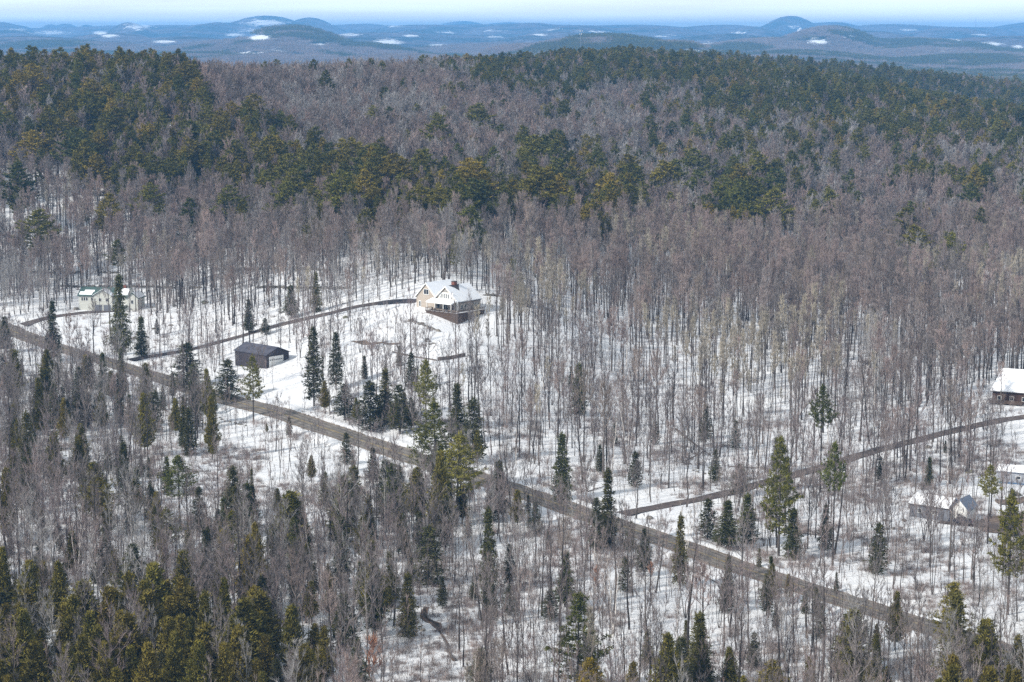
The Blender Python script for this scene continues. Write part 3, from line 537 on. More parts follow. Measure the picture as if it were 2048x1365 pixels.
def rock_row(pts, n, size, lab, grp, cat='rock'):
    P_ = [ground(*p) for p in pts]
    for i in range(n):
        t = (i + rr_.uniform(-.2, .2)) / (n - 1) * (len(P_) - 1); t = min(max(t, 0), len(P_) - 1.001); a, b = P_[int(t)], P_[int(t) + 1]; p = a.lerp(b, t - int(t)) + Vector((rr_.gauss(0, .3), rr_.gauss(0, .5), 0))
        o = bpy.data.objects.new('rock', RM[i % 4]); link(o); s = size * rr_.uniform(.7, 1.25); o.location = (p.x, p.y, hz(p.x, p.y) + s * .15); o.scale = (s, s * .8, s); o.rotation_euler = (0, 0, rr_.random() * 6); tag(o, (('leftmost' if i == 0 else 'rightmost' if i == n - 1 else _ORD[i] + ' from left') + ' ' + lab), cat, grp)
rock_row([(818, 641), (828, 646), (845, 651), (862, 658), (883, 664)], 16, .85, 'of the dark garden rocks in the curved row below the deck', 'garden rocks on the lawn')
rock_row([(853, 680), (862, 686), (871, 688)], 6, .75, 'of the short row of brown rocks lower down the lawn', 'lower garden rocks')
rock_row([(1380, 935), (1400, 948), (1440, 950), (1460, 962)], 9, .55, 'of the small stones scattered above the right driveway', 'stones on the slope')
rock_row([(440, 838), (465, 846), (490, 852)], 9, .5, 'of the small dark stones on the bank below the road', 'stones below the road')
rock_row([(1775, 1058), (1800, 1060)], 3, .9, 'of three dark rocks in the wood left of the small grey house', 'rocks left of the grey house')
def stone_wall(pts, lab, hgt=.85):
    P_ = [ground(*p) for p in pts]; mb = MB(); r = random.Random(int(pts[0][0]))
    for a, b in zip(P_[:-1], P_[1:]):
        L = (b - a).length; n = int(L / .55)
        for i in range(n):
            if vnoise([a.x + i * .55], [a.y], 9, 77)[0] < -.62: continue
            for q in range(2):
                p = a.lerp(b, (i + r.random()) / n); x, y_ = p.x + r.gauss(0, .3), p.y + r.gauss(0, .3); z0 = hz(x, y_) - .1; w1, w2, h_ = r.uniform(.25, .55), r.uniform(.25, .45), hgt * r.uniform(.5, 1.1); c_, s_ = math.cos(r.random() * 3), math.sin(r.random() * 3)
                v = []
                for zz, kk in ((0, 1), (h_ * .7, .95), (h_, .6)):
                    for (ux, uy) in ((-w1, -w2), (w1, -w2), (w1, w2), (-w1, w2)): v.append((x + kk * ux + r.gauss(0, .05), y_ + kk * uy + r.gauss(0, .05), z0 + zz))
                mb.add(v, [(0, 1, 5, 4), (1, 2, 6, 5), (2, 3, 7, 6), (3, 0, 4, 7), (4, 5, 9, 8), (5, 6, 10, 9), (6, 7, 11, 10), (7, 4, 8, 11), (8, 9, 10, 11)])
    tag(mb.build('stone_wall', M['rock']), lab, 'stone wall')
stone_wall([(12, 545), (80, 546), (157, 547)], 'old dark stone wall in the wood at the far left')
stone_wall([(200, 546), (270, 548)], 'short stone wall behind the green-roofed house')
stone_wall([(425, 540), (480, 540), (526, 539), (600, 539), (672, 543)], 'upper stone wall in the wood above the black garage')
stone_wall([(113, 573), (160, 575), (230, 574), (310, 575), (400, 577)], 'stone wall running right from behind the green-roofed house')
stone_wall([(513, 576), (600, 577), (700, 578)], 'lower broken stone wall above the upper driveway')
stone_wall([(967, 591), (992, 592), (1020, 598)], 'low stone wall on the snow right of the main house', .8)
def log(pts, rads, lab, grp=None):
    P_ = [ground(*p) + Vector((0, 0, h_)) for *p, h_ in pts]; mb = MB(); mb.tube(P_, rads, 7); r = random.Random(int(pts[0][0]))
    for k in range(7):
        a = P_[0].lerp(P_[-1], r.random()); mb.tube([a, a + Vector((r.gauss(0, 1), r.gauss(0, 1), r.uniform(.3, 1.2)))], [rads[0] * .25, .01], 4)
    tag(mb.build('fallen_log', M['log']), lab, 'fallen log', grp)
log([(1352, 862, .5), (1385, 892, .9), (1422, 915, .4)], [.3, .24, .12], 'longest fallen trunk lying down the snowy slope in the middle right wood')
log([(1370, 925, .3), (1412, 908, .9)], [.2, .12], 'shorter fallen trunk lying across the foot of the longest one')
log([(1455, 935, .3), (1540, 940, .3)], [.16, .08], 'thin fallen trunk lying flat above the right driveway')
log([(1375, 1140, .4), (1435, 1168, .2)], [.2, .1], 'fallen trunk on the snow just below the road, right of centre')
log([(1175, 985, .2), (1210, 975, .3)], [.16, .09], 'fallen trunk lying above the mailbox')
log([(1560, 1066, .3), (1645, 1072, .2)], [.18, .1], 'fallen trunk on the snow right of the very dark bushy spruce')
def patch(name, px, m, lift, lab=None, cat=None):
    P_ = [ground(*p) for p in px]; c = sum(P_, Vector()) / len(P_); P2 = smooth(P_ + [P_[0]], 4)[:-1]; v = [(c.x, c.y, hz(c.x, c.y) + lift)]; rings = (.35, .7, 1.0)
    for q in rings:
        for p in P2: x, y_ = c.x + (p.x - c.x) * q, c.y + (p.y - c.y) * q; v.append((x, y_, hz(x, y_) + lift))
    n = len(P2); f = [(0, 1 + i, 1 + (i + 1) % n) for i in range(n)]
    for k in range(2): f += [(1 + k * n + i, 1 + (k + 1) * n + i, 1 + (k + 1) * n + (i + 1) % n, 1 + k * n + (i + 1) % n) for i in range(n)]
    o = MB().add(v, f).build(name, m)
    if lab: tag(o, lab, cat)
    else: tag(o, kind='structure')
strip('bare_soil', route([(706, 683), (745, 687), (775, 685)]), 1.1, M['soil'], .13, wob=1.6); strip('bare_soil', route([(765, 690), (785, 688), (803, 686)]), 1.0, M['soil'], .14, wob=1.5)
patch('bare_soil', [(1960, 1040), (2020, 1030), (2100, 1034), (2110, 1062), (2020, 1068), (1960, 1062)], M['soil'], .155)
patch('bare_soil', [(1990, 1000), (2020, 1003), (2060, 990), (2070, 996), (2030, 1011), (1995, 1008)], M['soil'], .15)
def edging(pts, lab, h_=.7, t=.35):
    P_ = [ground(*p) for p in pts]; mb = MB()
    for a, b in zip(P_[:-1], P_[1:]):
        d = (b - a); d.z = 0; n_ = Vector((-d.y, d.x, 0)).normalized() * t / 2; za, zb = hz(a.x, a.y), hz(b.x, b.y)
        v = [(*(a - n_).xy, za - .3), (*(b - n_).xy, zb - .3), (*(b + n_).xy, zb - .3), (*(a + n_).xy, za - .3), (*(a - n_).xy, za + h_), (*(b - n_).xy, zb + h_), (*(b + n_).xy, zb + h_), (*(a + n_).xy, za + h_)]
        mb.add(v, [(0, 3, 2, 1), (4, 5, 6, 7), (0, 1, 5, 4), (1, 2, 6, 5), (2, 3, 7, 6), (3, 0, 4, 7)])
    tag(mb.build('retaining_wall', M['log']), lab, 'retaining wall')
edging([(785, 705), (830, 715), (873, 722)], 'thin low timber edging along the lower lawn', .35)
edging([(875, 722), (900, 719), (930, 713)], 'dark timber retaining wall at the lower right of the lawn', 1.0, .6)
strip('brook_bank', route([(846, 1216), (856, 1236), (872, 1248), (880, 1268), (890, 1290), (905, 1312), (916, 1322)]), 1.0, M['bank'], .12, wob=1.3)
strip('brook', route([(846, 1216), (856, 1236), (872, 1248), (880, 1268), (890, 1290), (905, 1312), (916, 1322)]), .5, M['water'], .16, wob=.6)

# ---- a thin white plume of smoke before the dome-shaped hill
ys_ = 17600.0; xs_ = (1588 - 1024) / FPX * ys_; zs_ = hz(xs_, ys_); bm = bmesh.new(); r = random.Random(3)
for k in range(16):
    q = k / 15; bmesh.ops.create_icosphere(bm, subdivisions=2, radius=6 + 9 * q * r.uniform(.7, 1.2), matrix=Matrix.Translation((30 * q * q + r.gauss(0, 4), r.gauss(0, 4), 4 + 52 * q)))
me = bpy.data.meshes.new('smoke'); bm.to_mesh(me); bm.free(); me.materials.append(mat('white_smoke', (.8, .8, .82))); o = bpy.data.objects.new('smoke', me); link(o); o.location = (xs_, ys_, zs_)
tag(o, 'small white plume of smoke rising before the dome-shaped far hill', 'smoke', None, 'stuff')

# ---- radio masts on the far hills
def mast(px, top, D, w, lab, dishes=0):
    y_ = D * K; x = (px - 1024) / FPX * y_; z0 = hz(x, y_) - 2; zt = CAMH + (62 - top) / FPX * y_; H = zt - z0
    o = empty('radio_mast', (x, y_, z0)); tag(o, lab, 'radio mast'); t = MB()
    for k in range(3):
        a = k * 2.094; t.tube([(math.cos(a) * w, math.sin(a) * w, 0), (math.cos(a) * w * .4, math.sin(a) * w * .4, H)], [w * .16, w * .1], 4)
    n = int(H / 4)
    for i in range(n):
        q0, q1 = 1 - .6 * i / n, 1 - .6 * (i + 1) / n; k = i % 3; a, b = k * 2.094, (k + 1) * 2.094
        t.tube([(math.cos(a) * w * q0, math.sin(a) * w * q0, H * i / n), (math.cos(b) * w * q1, math.sin(b) * w * q1, H * (i + 1) / n)], [w * .07, w * .07], 3)
    t.build('lattice', M['steel'], o)
    for k in range(dishes):
        a = k * 1.047; R_ = 3.0; an = MB().box(-.5, .5, -.35, .35, -1.8, 1.8); q = an.build('antenna', M['trim'], o); q.location = (math.cos(a) * R_, math.sin(a) * R_, H - 3 - (k % 2) * 6)
mast(1160, 60, 4700, 1.8, 'tall white-topped radio mast standing above the far tree line right of centre', 6)
mast(1115, 54, 5600, 1.1, 'thin radio mast left of the tall white-topped one'); mast(1940, 36, 13000, 2.2, 'faint thin radio mast on the far ridge at the right')
bpy.context.view_layer.update()
# ------------------------------------------------------------------ tree shapes
UP = Vector((0, 0, 1))
def _dir(az, el): return Vector((math.cos(az) * math.cos(el), math.sin(az) * math.cos(el), math.sin(el)))
def _twig(mb, p, d, l, w, r):
    s = d.cross(Vector((r.uniform(-1, 1), r.uniform(-1, 1), r.uniform(-1, 1)))).normalized() * w * .5
    b = len(mb.v); mb.v.extend([tuple(p - s), tuple(p + s), tuple(p + d * l)]); mb.f.append((b, b + 1, b + 2)); mb.m.append(0)

def bare_tree(seed, H, r0, c0, spread, limbs, subs, twigs, up=.9, wob=.25, tw=.034, stems=1, slim=1.0):
    """leafless broadleaf tree: (trunk MB, crown MB)"""
    r = random.Random(seed); T = MB(); C = MB()
    for s_ in range(stems):
        lean = Vector((0, 0, 0)) if stems == 1 else _dir(s_ * 2 * math.pi / stems + r.random(), .0) * H * r.uniform(.08, .2)
        H_ = H * (1 if s_ == 0 else r.uniform(.75, .98)); n = 8; pts = []; off = Vector((r.gauss(0, .012) * H, r.gauss(0, .012) * H, 0))
        w = Vector((0, 0, 0))
        for i in range(n + 1):
            t = i / n; w = w + Vector((r.gauss(0, wob * .35), r.gauss(0, wob * .35), 0)) * (1 if i else 0)
            pts.append(Vector((0, 0, H_ * t - (.6 if i == 0 else 0))) + off * t * 2 + lean * (t ** 1.2) + w)
        rr = [r0 * (1.25 if i == 0 else 1) * (1 - .86 * (i / n) ** 1.1) / (1 if stems == 1 else 1.3) for i in range(n + 1)]
        T.tube(pts, rr, 6)
        def at(t):
            q = min(max(t, 0), .9999) * n; i = int(q); return pts[i].lerp(pts[i + 1], q - i), rr[i] + (rr[i + 1] - rr[i]) * (q - i)
        az = r.random() * 6.28
        for k in range(limbs):
            u = (k + r.random()) / limbs; t = c0 + (.97 - c0) * u ** .85; az += 2.4 + r.uniform(-.4, .4)
            p, rad = at(t); L = spread * (1.05 - .62 * u) * r.uniform(.6, 1.2); el = r.uniform(.35, .8) + .35 * u
            lp = [p]; d = _dir(az, el); cur = p
            for j in range(3):
                el = min(1.35, el + up * .22); d = _dir(az + r.uniform(-.25, .25), el); cur = cur + d * L / 3; lp.append(cur)
            lr = max(.03, rad * .55) * slim
            C.tube(lp, [lr, lr * .75, lr * .5, .018], 4)
            for j in range(subs):
                v = r.uniform(.25, 1.0) * 3; i = min(2, int(v)); sp_ = lp[i].lerp(lp[i + 1], v - i)
                sa = az + r.choice((-1, 1)) * r.uniform(.3, 1.3); se = min(1.4, el * .8 + r.uniform(-.3, .4)); sl = L * r.uniform(.25, .5)
                m_ = sp_ + _dir(sa, se) * sl * .5; e_ = m_ + _dir(sa + r.uniform(-.3, .3), min(1.45, se + .25)) * sl * .5
                C.tube([sp_, m_, e_], [lr * .42, lr * .3, .012], 3)
                for q in range(twigs):
                    x = r.random(); b_ = sp_.lerp(m_, x * 2) if x < .5 else m_.lerp(e_, x * 2 - 1)
                    _twig(C, b_, _dir(sa + r.uniform(-1.3, 1.3), min(1.5, se + r.uniform(-.5, .6))), r.uniform(.5, 1.25), tw * r.uniform(.7, 1.3), r)
    return T, C

def tuft(mb, p, out, r, n, l, w, spread=.9, lift=.25):
    for _ in range(n):
        d = (out + Vector((r.gauss(0, spread), r.gauss(0, spread), r.gauss(lift, spread * .6)))).normalized()
        s = d.cross(Vector((r.gauss(0, 1), r.gauss(0, 1), r.gauss(0, 1)))).normalized() * w * r.uniform(.4, .7)
        a = p + Vector((r.gauss(0, .16), r.gauss(0, .16), r.gauss(0, .10))); b = len(mb.v); ll = l * r.uniform(.6, 1.3)
        mb.v.extend([tuple(a - s), tuple(a + s), tuple(a + d * ll)]); mb.f.append((b, b + 1, b + 2)); mb.m.append(0)

def conifer(seed, kind, H, R, c0, q_=1.0):
    """(trunk MB, crown MB); kinds: pine (tiered, broad, ragged), spruce (narrow spire), cedar (dense plume), hemlock (soft, drooping)"""
    r = random.Random(seed); T = MB(); C = MB(); n = 6
    bend = Vector((r.gauss(0, .12), r.gauss(0, .12), 0)); pts = [Vector((0, 0, H * i / n - (.6 if i == 0 else 0))) + bend * (i / n) for i in range(n + 1)]
    r0 = .013 * H + .05; T.tube(pts, [r0 * (1 - .93 * i / n) for i in range(n + 1)], 6)
    step = {'pine': .55 * q_, 'spruce': .34, 'cedar': .30, 'hemlock': .38}[kind]
    z = H * c0; az = r.random() * 6
    lop = [r.uniform(.75, 1.2) for _ in range(6)]
    while z < H * .985:
        t = (z / H - c0) / (1 - c0)
        if kind == 'pine': prof = (1 - t ** 1.7) * min(1, .55 + t * 2.2) * r.uniform(.72, 1.15); nb = r.choice((4, 5, 6)); el = .05 + .45 * t
        elif kind == 'spruce': prof = (1 - t) ** .95 * min(1, .6 + t * 3) * r.uniform(.7, 1.12); nb = 7; el = -.18 + .4 * t
        elif kind == 'cedar': prof = (1 - t) ** .92 * min(1, .45 + t * 3.2) * r.uniform(.75, 1.2); nb = 8; el = .25 + .5 * t
        else: prof = (1 - t) ** .8 * min(1, .6 + t * 2) * r.uniform(.75, 1.1); nb = 6; el = -.05 + .35 * t
        for k in range(nb):
            az += 6.283 / nb + r.uniform(-.25, .25) * (2 if kind == 'pine' else 1)
            L = max(.25, R * prof * r.uniform(.75, 1.15) * lop[int(az * 6 / 6.283) % 6]); b = Vector((0, 0, z + r.uniform(-.12, .12))) + bend * z / H
            if kind == 'pine' and r.random() < .10: continue
            m_ = b + _dir(az, el) * L * .55; e_ = m_ + _dir(az, el + (.35 if kind in ('pine', 'cedar') else -.12)) * L * .45
            C.tube([b, m_, e_], [.045, .03, .012], 3, 1)
            seg = {'pine': .38, 'spruce': .34, 'cedar': .33, 'hemlock': .36}[kind]; nt_ = max(2, int(L / seg))
            for q in range(nt_):
                v = (q + r.random()) / nt_
                if v < (.35 if kind == 'pine' else .15): continue
                c = b.lerp(m_, v / .55) if v < .55 else m_.lerp(e_, (v - .55) / .45)
                od = _dir(az, el)
                side = Vector((-math.sin(az), math.cos(az), 0)) * r.gauss(0, .30 + .10 * L * (1 - abs(v - .6)))
                if kind == 'pine': tuft(C, c + side, od * .5, r, 11, .50 * (1 + .6 * (q_ > 1)), .17 * (1 + .6 * (q_ > 1)), .75, .40)
                elif kind == 'spruce': tuft(C, c + side, od * .8, r, 7, .46, .15, .65, -.02)
                elif kind == 'cedar': tuft(C, c + side, od * .7, r, 6, .50, .17, .65, .55)
                else: tuft(C, c + side, od * .8, r, 7, .46, .15, .65, .1)
        z += step * r.uniform(.75, 1.25) * (1 if t < .8 else .7)
    tuft(C, Vector((0, 0, H)) + bend, UP, r, 14, .5, .13, .35, .5)
    return T, C

# proto: name -> list of dicts(trunk mesh, crown mesh, H, R)
PR = {}
def reg(key, T, C, tm, cm, H, R):
    PR.setdefault(key, []).append(dict(t=T.mesh('trunk', tm), c=C.mesh('crown', cm), H=H, R=R, key=key, n=len(PR.get(key, []))))
def variant(src, key, tm, cm):
    for p in PR[src]:
        t = p['t'].copy(); t.materials.clear(); t.materials.append(tm); c = p['c'].copy(); c.materials.clear()
        for m_ in (cm if isinstance(cm, (list, tuple)) else [cm]): c.materials.append(m_)
        PR.setdefault(key, []).append(dict(t=t, c=c, H=p['H'], R=p['R'], key=key, n=p['n']))
# forest-grown hardwoods: long bare stem, crown high up
for i, (H, c0, sp, li, su, tw, r0) in enumerate([(17, .52, 3.8, 16, 5, 16, .20), (18.5, .60, 3.2, 14, 5, 18, .23), (16, .47, 3.6, 16, 5, 15, .18), (17.5, .56, 4.2, 17, 5, 15, .25), (15, .52, 2.8, 14, 4, 15, .14)]):
    T, C = bare_tree(10 + i, H, r0, c0, sp, li, su, tw, tw=.042); reg('grey', T, C, M['bark'], M['twig_grey'], H, sp)
variant('grey', 'red', M['bark'], M['twig_red'])
for i, (H, c0, sp, li, su, tw, r0) in enumerate([(17, .45, 5.0, 18, 6, 14, .18), (18, .5, 4.6, 17, 6, 14, .2), (15.5, .42, 4.8, 17, 6, 14, .16)]):
    T, C = bare_tree(20 + i, H, r0, c0, sp, li, su, tw, tw=.075, up=.55); reg('greyfar', T, C, M['bark'], M['twig_grey'], H, sp)
variant('greyfar', 'redfar', M['bark'], M['twig_red']); variant('greyfar', 'palefar', M['bark_pale'], M['twig_pale'])
# tall thin trees of the open snowy stands: long dark trunk, sparse high crown
for i, (H, c0, sp, li, su, tw, r0, lean) in enumerate([(17, .42, 2.6, 13, 4, 6, .17, .3), (18.5, .50, 2.2, 12, 4, 6, .19, .2), (16, .38, 3.0, 13, 4, 5, .14, .45), (14, .45, 1.9, 10, 4, 5, .10, .4), (18, .35, 3.6, 14, 5, 5, .22, .35), (12, .5, 1.5, 9, 3, 5, .075, .4)]):
    T, C = bare_tree(130 + i, H, r0, c0, sp, li, su, tw, tw=.03, up=.85, wob=lean); reg('stand', T, C, M['bark_dark'], M['twig_dark'], H, sp)
# slender aspen-like trees with upswept pale tops
for i, (H, c0, sp, li, su, tw, r0) in enumerate([(17, .60, 2.1, 14, 4, 15, .14), (16, .56, 1.9, 14, 4, 15, .13), (18, .62, 2.3, 14, 4, 15, .16)]):
    T, C = bare_tree(30 + i, H, r0, c0, sp, li, su, tw, up=1.3, wob=.15, tw=.048); reg('tan', T, C, M['bark'], M['twig_tan'], H, sp)
# open-crowned trees with few twigs, seen close by
for i, (H, c0, sp, li, su, tw, r0, st) in enumerate([(14, .35, 3.6, 15, 5, 9, .14, 1), (13, .30, 3.0, 14, 4, 9, .11, 1), (15, .38, 4.2, 16, 5, 9, .17, 1), (12, .25, 3.4, 10, 4, 8, .11, 3)]):
    T, C = bare_tree(50 + i, H, r0, c0, sp, li, su, tw, tw=.034, stems=st, wob=.4, up=.7); reg('open', T, C, M['bark'], M['twig_open'], H, sp)
variant('open', 'pale', M['bark_pale'], M['twig_pale']); variant('open', 'openred', M['bark'], M['twig_red'])
for i, (H, st) in enumerate([(13, 2), (12, 1), (14, 3)]):
    T, C = bare_tree(70 + i, H, .12, .45, 1.9, 9, 4, 5, stems=st, up=1.2, tw=.03); reg('birch', T, C, M['birch'], M['twig_red'] if i != 1 else M['twig_pale'], H, 2)
# thin poles and saplings
for i, (H, c0, sp, li, su, tw, r0) in enumerate([(9, .3, 1.3, 10, 3, 4, .055), (7, .2, 1.1, 9, 3, 4, .04), (11, .4, 1.4, 10, 3, 4, .07), (5, .1, 1.2, 8, 3, 5, .03)]):
    T, C = bare_tree(90 + i, H, r0, c0, sp, li, su, tw, up=1.1, tw=.028, slim=.8); reg('sapling', T, C, M['bark'], M['twig_grey'], H, sp)
variant('sapling', 'saplingred', M['bark'], M['twig_red'])
T, C = bare_tree(99, 4, .04, .12, 1.5, 12, 4, 8, up=.7, tw=.10); reg('beech', T, C, M['bark_pale'], M['beech_leaf'], 4, 1.5)
for i, (H, R, c0) in enumerate([(19, 4.9, .28), (17, 4.4, .34), (20, 4.7, .42), (15, 4.3, .2)]):
    T, C = conifer(100 + i, 'pine', H, R, c0); reg('pine', T, C, M['bark'], [M['pine'], M['bark']], H, R)
variant('pine', 'pinedark', M['bark'], [M['pine_dark'], M['bark']])
for i, (H, R, c0) in enumerate([(22, 6.2, .34), (20, 5.6, .30), (23, 6.6, .42), (19, 5.0, .26), (21, 5.8, .4)]):
    T, C = conifer(200 + i, 'pine', H, R, c0, 1.7); reg('bigpine', T, C, M['bark'], [M['pine'], M['bark']], H, R)
variant('bigpine', 'bigpinedark', M['bark'], [M['pine_dark'], M['bark']])
for i, (H, R, c0) in enumerate([(20, 4.2, .58), (19, 3.8, .62)]):
    T, C = conifer(220 + i, 'pine', H, R, c0, .9); reg('tallpine', T, C, M['bark_dark'], [M['pine_dark'], M['bark']], H, R)
for i, (H, R, c0) in enumerate([(15, 3.1, .12), (12, 2.7, .05), (10, 2.5, .08)]):
    T, C = conifer(120 + i, 'spruce', H, R, c0); reg('spruce', T, C, M['bark'], [M['spruce'], M['bark']], H, R)
for i, (H, R, c0) in enumerate([(12, 3.7, .14), (11, 3.4, .10), (13, 4.0, .18)]):
    T, C = conifer(140 + i, 'cedar', H, R, c0); reg('cedar', T, C, M['bark'], [M['cedar'], M['bark']], H, R)
for i, (H, R, c0) in enumerate([(11, 2.7, .12), (9, 2.4, .08)]):
    T, C = conifer(160 + i, 'hemlock', H, R, c0); reg('hemlock', T, C, M['bark'], [M['hemlock'], M['bark']], H, R)

# ------------------------------------------------------------------ what grows where, read off the photograph (64-pixel cells, tested at crown height)
WOODS = """
PPPPPbbbbbbbbGGGGGGGGGGGGGGGGGbb
PPPPPbbbbbbbbGGGGGGGGGGGGGGGGGgb
PPPPPPbbbbbcbcgGGGGGGGGGGGGGGGGG
PPPPPPPbbbbccccccggcggGGGGGGGGGG
pPPPPPPPPbbbcccccccccggggggGGGGG
pppPPPPPPPPPPccgGGGgggggggccgggg
WWWWWpWpWppPPPPPPPPPggGGgggcgggg
WWWWWWWWWWWWWWWWWbbrrrrrrrbbgcrr
WWWWWWWWWWWWWWWWWWbbrrrbbrbbrbbb
vwwwwwwwvvvv.wwwtttbbbbbbrbbbbbb
vvvvvvvvvvvvvvvtwwwbttttttwbbbbb
nnnnnnnvv..vvvwwwwwwwtttttwrbbbb
nnnnnnnsHHHHHHvwwwwwwwwwwwwwwwww
nvnnnvssvvHHHHgwwwwwwwwwwwwwwwww
nnssnsssssvnngnnnnwwwwwwvvvvvwvv
nnvnnnnnnnnnnnnnnnnnvvnnvvvvvvvv
nmnmnnmmmmmnnnnnnnwvvvvnnvvvvvvv
ommmmmmMmmmmmnnnnwwvvvvvvvvvvvvn
ooooooommmmvvwwvvvvvvvvvvwnnvvvv
ooooooooomvvwwwvvvvwnnnnmnmnmmmm
oooooooooovvvvwwwwwmmnnnmmmmmmmm
oooooooooovvvvwwmmmmmmnmmmmmmooo""".split()
# code: (conifers per 100 m2, broadleaf per 100 m2, saplings per 100 m2, conifer mix, broadleaf mix)
ZD = {'P': (1.4, 1.7, 0, 'PPPd', 'g'), 'G': (1.5, 1.4, 0, 'dddP', 'g'), 'p': (.6, 3.8, 0, 'PPd', 'g'), 'g': (.75, 3.2, 0, 'ddPs', 'gggp'), 'c': (.24, 4.8, 0, 'ds', 'gggggp'),
      'b': (.02, 5.4, 0, 'd', 'ggggggr'), 'r': (.03, 4.8, 0, 'd', 'rrrgt'), 't': (.02, 4.2, 1, 'd', 'tttttg'), 'w': (.04, 3.1, 3.0, 'sh', 'gggggr'), 'H': (1.8, 2.0, 4.0, 'ccchh', 'oo'), 'n': (1.3, 2.2, 5.0, 'sscchhh', 'oooxpr'), 'W': (.05, 5.2, 1.0, 'Pd', 'ggggpr'), 'v': (.16, 1.8, 5.0, 'sh', 'oog'),
      's': (.15, .6, 4.0, 'sh', 'o'), 'm': (1.2, 3.6, 5.0, 'sccchh', 'oooxxpr'), 'M': (1.4, 2.4, 4, 'ccs', 'oox'), 'o': (2.7, 1.5, 2.0, 'ccccch', 'oop'), '.': (0, 0, .08, 's', 'o')}
CK = {'P': 'pine', 'd': 'pinedark', 's': 'spruce', 'c': 'cedar', 'h': 'hemlock'}
BK = {'g': 'grey', 'r': 'red', 't': 'tan', 'o': 'open', 'p': 'pale', 'x': 'openred'}
ZK = list(ZD); zmap = np.array([[ZK.index(c) for c in (row + '.' * 32)[:32]] for row in WOODS])

rg = np.random.default_rng(7)
# open ground, as polygons in photograph pixels of the ground itself: (polygon, share of trees kept)
OPEN = [([(650, 650), (780, 612), (830, 606), (900, 590), (975, 590), (985, 650), (950, 682), (860, 690), (770, 690), (700, 680)], .12), ([(600, 690), (700, 680), (860, 690), (950, 682), (945, 730), (800, 740), (620, 735)], .6),
        ([(600, 735), (700, 715), (830, 740), (930, 745), (960, 800), (820, 820), (700, 810), (600, 800)], .9),
        ([(538, 738), (606, 735), (622, 832), (575, 830)], .1),
        ([(150, 606), (300, 606), (300, 650), (100, 665), (60, 640)], .12),
        ([(200, 640), (520, 620), (620, 630), (420, 685), (330, 705), (240, 715), (150, 690)], .5),
        ([(320, 860), (820, 905), (830, 960), (640, 1000), (330, 960)], .5),
        ([(1250, 1040), (1340, 1015), (1420, 1000), (1440, 1060), (1380, 1090)], .2),
        ([(1780, 1010), (2100, 930), (2200, 1100), (2000, 1110), (1800, 1080)], .35),
        ([(1940, 800), (2200, 770), (2200, 850), (1940, 850)], .3),
        ([(1500, 1115), (2000, 1230), (2000, 1290), (1500, 1150)], .5),
        ([(840, 1200), (1010, 1240), (960, 1400), (800, 1400)], .5)]
KEEP_OFF = [(R_ROAD, 6.3), (R_DRIVE, 3.0), (R_LEFT, 3.6), (R_RIGHT, 3.0), (R_LOW, 4.5)]
# things whose face stays in view: photograph boxes no crown of a nearer tree may cover much
SEE = [(826, 560, 985, 655, 640), (455, 680, 580, 738, 640), (155, 566, 262, 626, 700), (1985, 738, 2048, 815, 560), (1820, 990, 1950, 1045, 460)]

pts = []; cell = 3.05
y = 165.0
for y in np.arange(175, 2650, cell):
    hw = y * math.tan(math.radians(15.9)) + 25
    x = np.arange(-hw, hw, cell); pts.append(np.stack([x + rg.uniform(-1.4, 1.4, len(x)), y + rg.uniform(-1.4, 1.4, len(x))], 1))
P = np.concatenate(pts); gx, gy = P[:, 0], P[:, 1]
gz = np.concatenate([height(gx[i:i + 80000], gy[i:i + 80000]) for i in range(0, len(gx), 80000)])
bpx, bpy_ = proj(gx, gy, gz); cpx, cpy = proj(gx, gy, gz + 11)
wob = 34
mxx = cpx + wob * vnoise(gx, gy, 30, 11) + 16 * vnoise(gx, gy, 11, 12); mxy = cpy + (wob * vnoise(gx, gy, 34, 13) + 14 * vnoise(gx, gy, 12, 14)) * np.clip((cpy - 60) / 300, .15, 1)
zi = zmap[np.clip((mxy / 64).astype(int), 0, 21), np.clip((mxx / 64).astype(int), 0, 31)]
keep = np.ones(len(gx))
for poly, k in OPEN: keep = np.where(in_poly(bpx, bpy_, poly), np.minimum(keep, k), keep)
for rt, w in KEEP_OFF: keep[dist_poly(gx, gy, [(p.x, p.y) for p in rt]) < w] = 0
near_road = dist_poly(gx, gy, [(p.x, p.y) for p in R_ROAD]) < 13
keep = np.where(near_road, keep * .55, keep)
for c, r_ in BUILDINGS: keep[np.hypot(gx - c[0], gy - c[1]) < r_] = 0
for x0, y0, x1, y1, dmin in SEE:
    tp = proj(gx, gy, gz + 13)[1]
    cov = (bpx > x0 - 8) & (bpx < x1 + 8) & (tp < y1) & (bpy_ > y0 + 30); keep = np.where(cov, keep * {155: .6, 455: .45, 1820: .6, 1985: .5}.get(x0, .2), keep)
clump = 1 + .55 * vnoise(gx, gy, 26, 21)
cd = np.array([ZD[k][0] for k in ZK])[zi]; bd = np.array([ZD[k][1] for k in ZK])[zi]; sdn = np.array([ZD[k][2] for k in ZK])[zi]
cell_a = cell * cell / 100
cl2 = np.clip(1 + 1.5 * vnoise(gx, gy, 19, 22), 0, 3)
farthin = np.clip(1 - (gy - 1500) / 3500, .6, 1)
u = rg.random(len(gx)); pc = cd * np.where(cd < 1.2, cl2, clump) * cell_a * keep * farthin * (1 + .0 * u); pb = bd * clump * cell_a * keep * farthin
ps = sdn * cell_a * np.sqrt(keep) * (keep > 0) * (gy < 900)
is_c = u < pc; is_b = (u >= pc) & (u < pc + pb); is_s = (u >= pc + pb) & (u < pc + pb + ps)
sel = np.nonzero(is_c | is_b | is_s)[0]
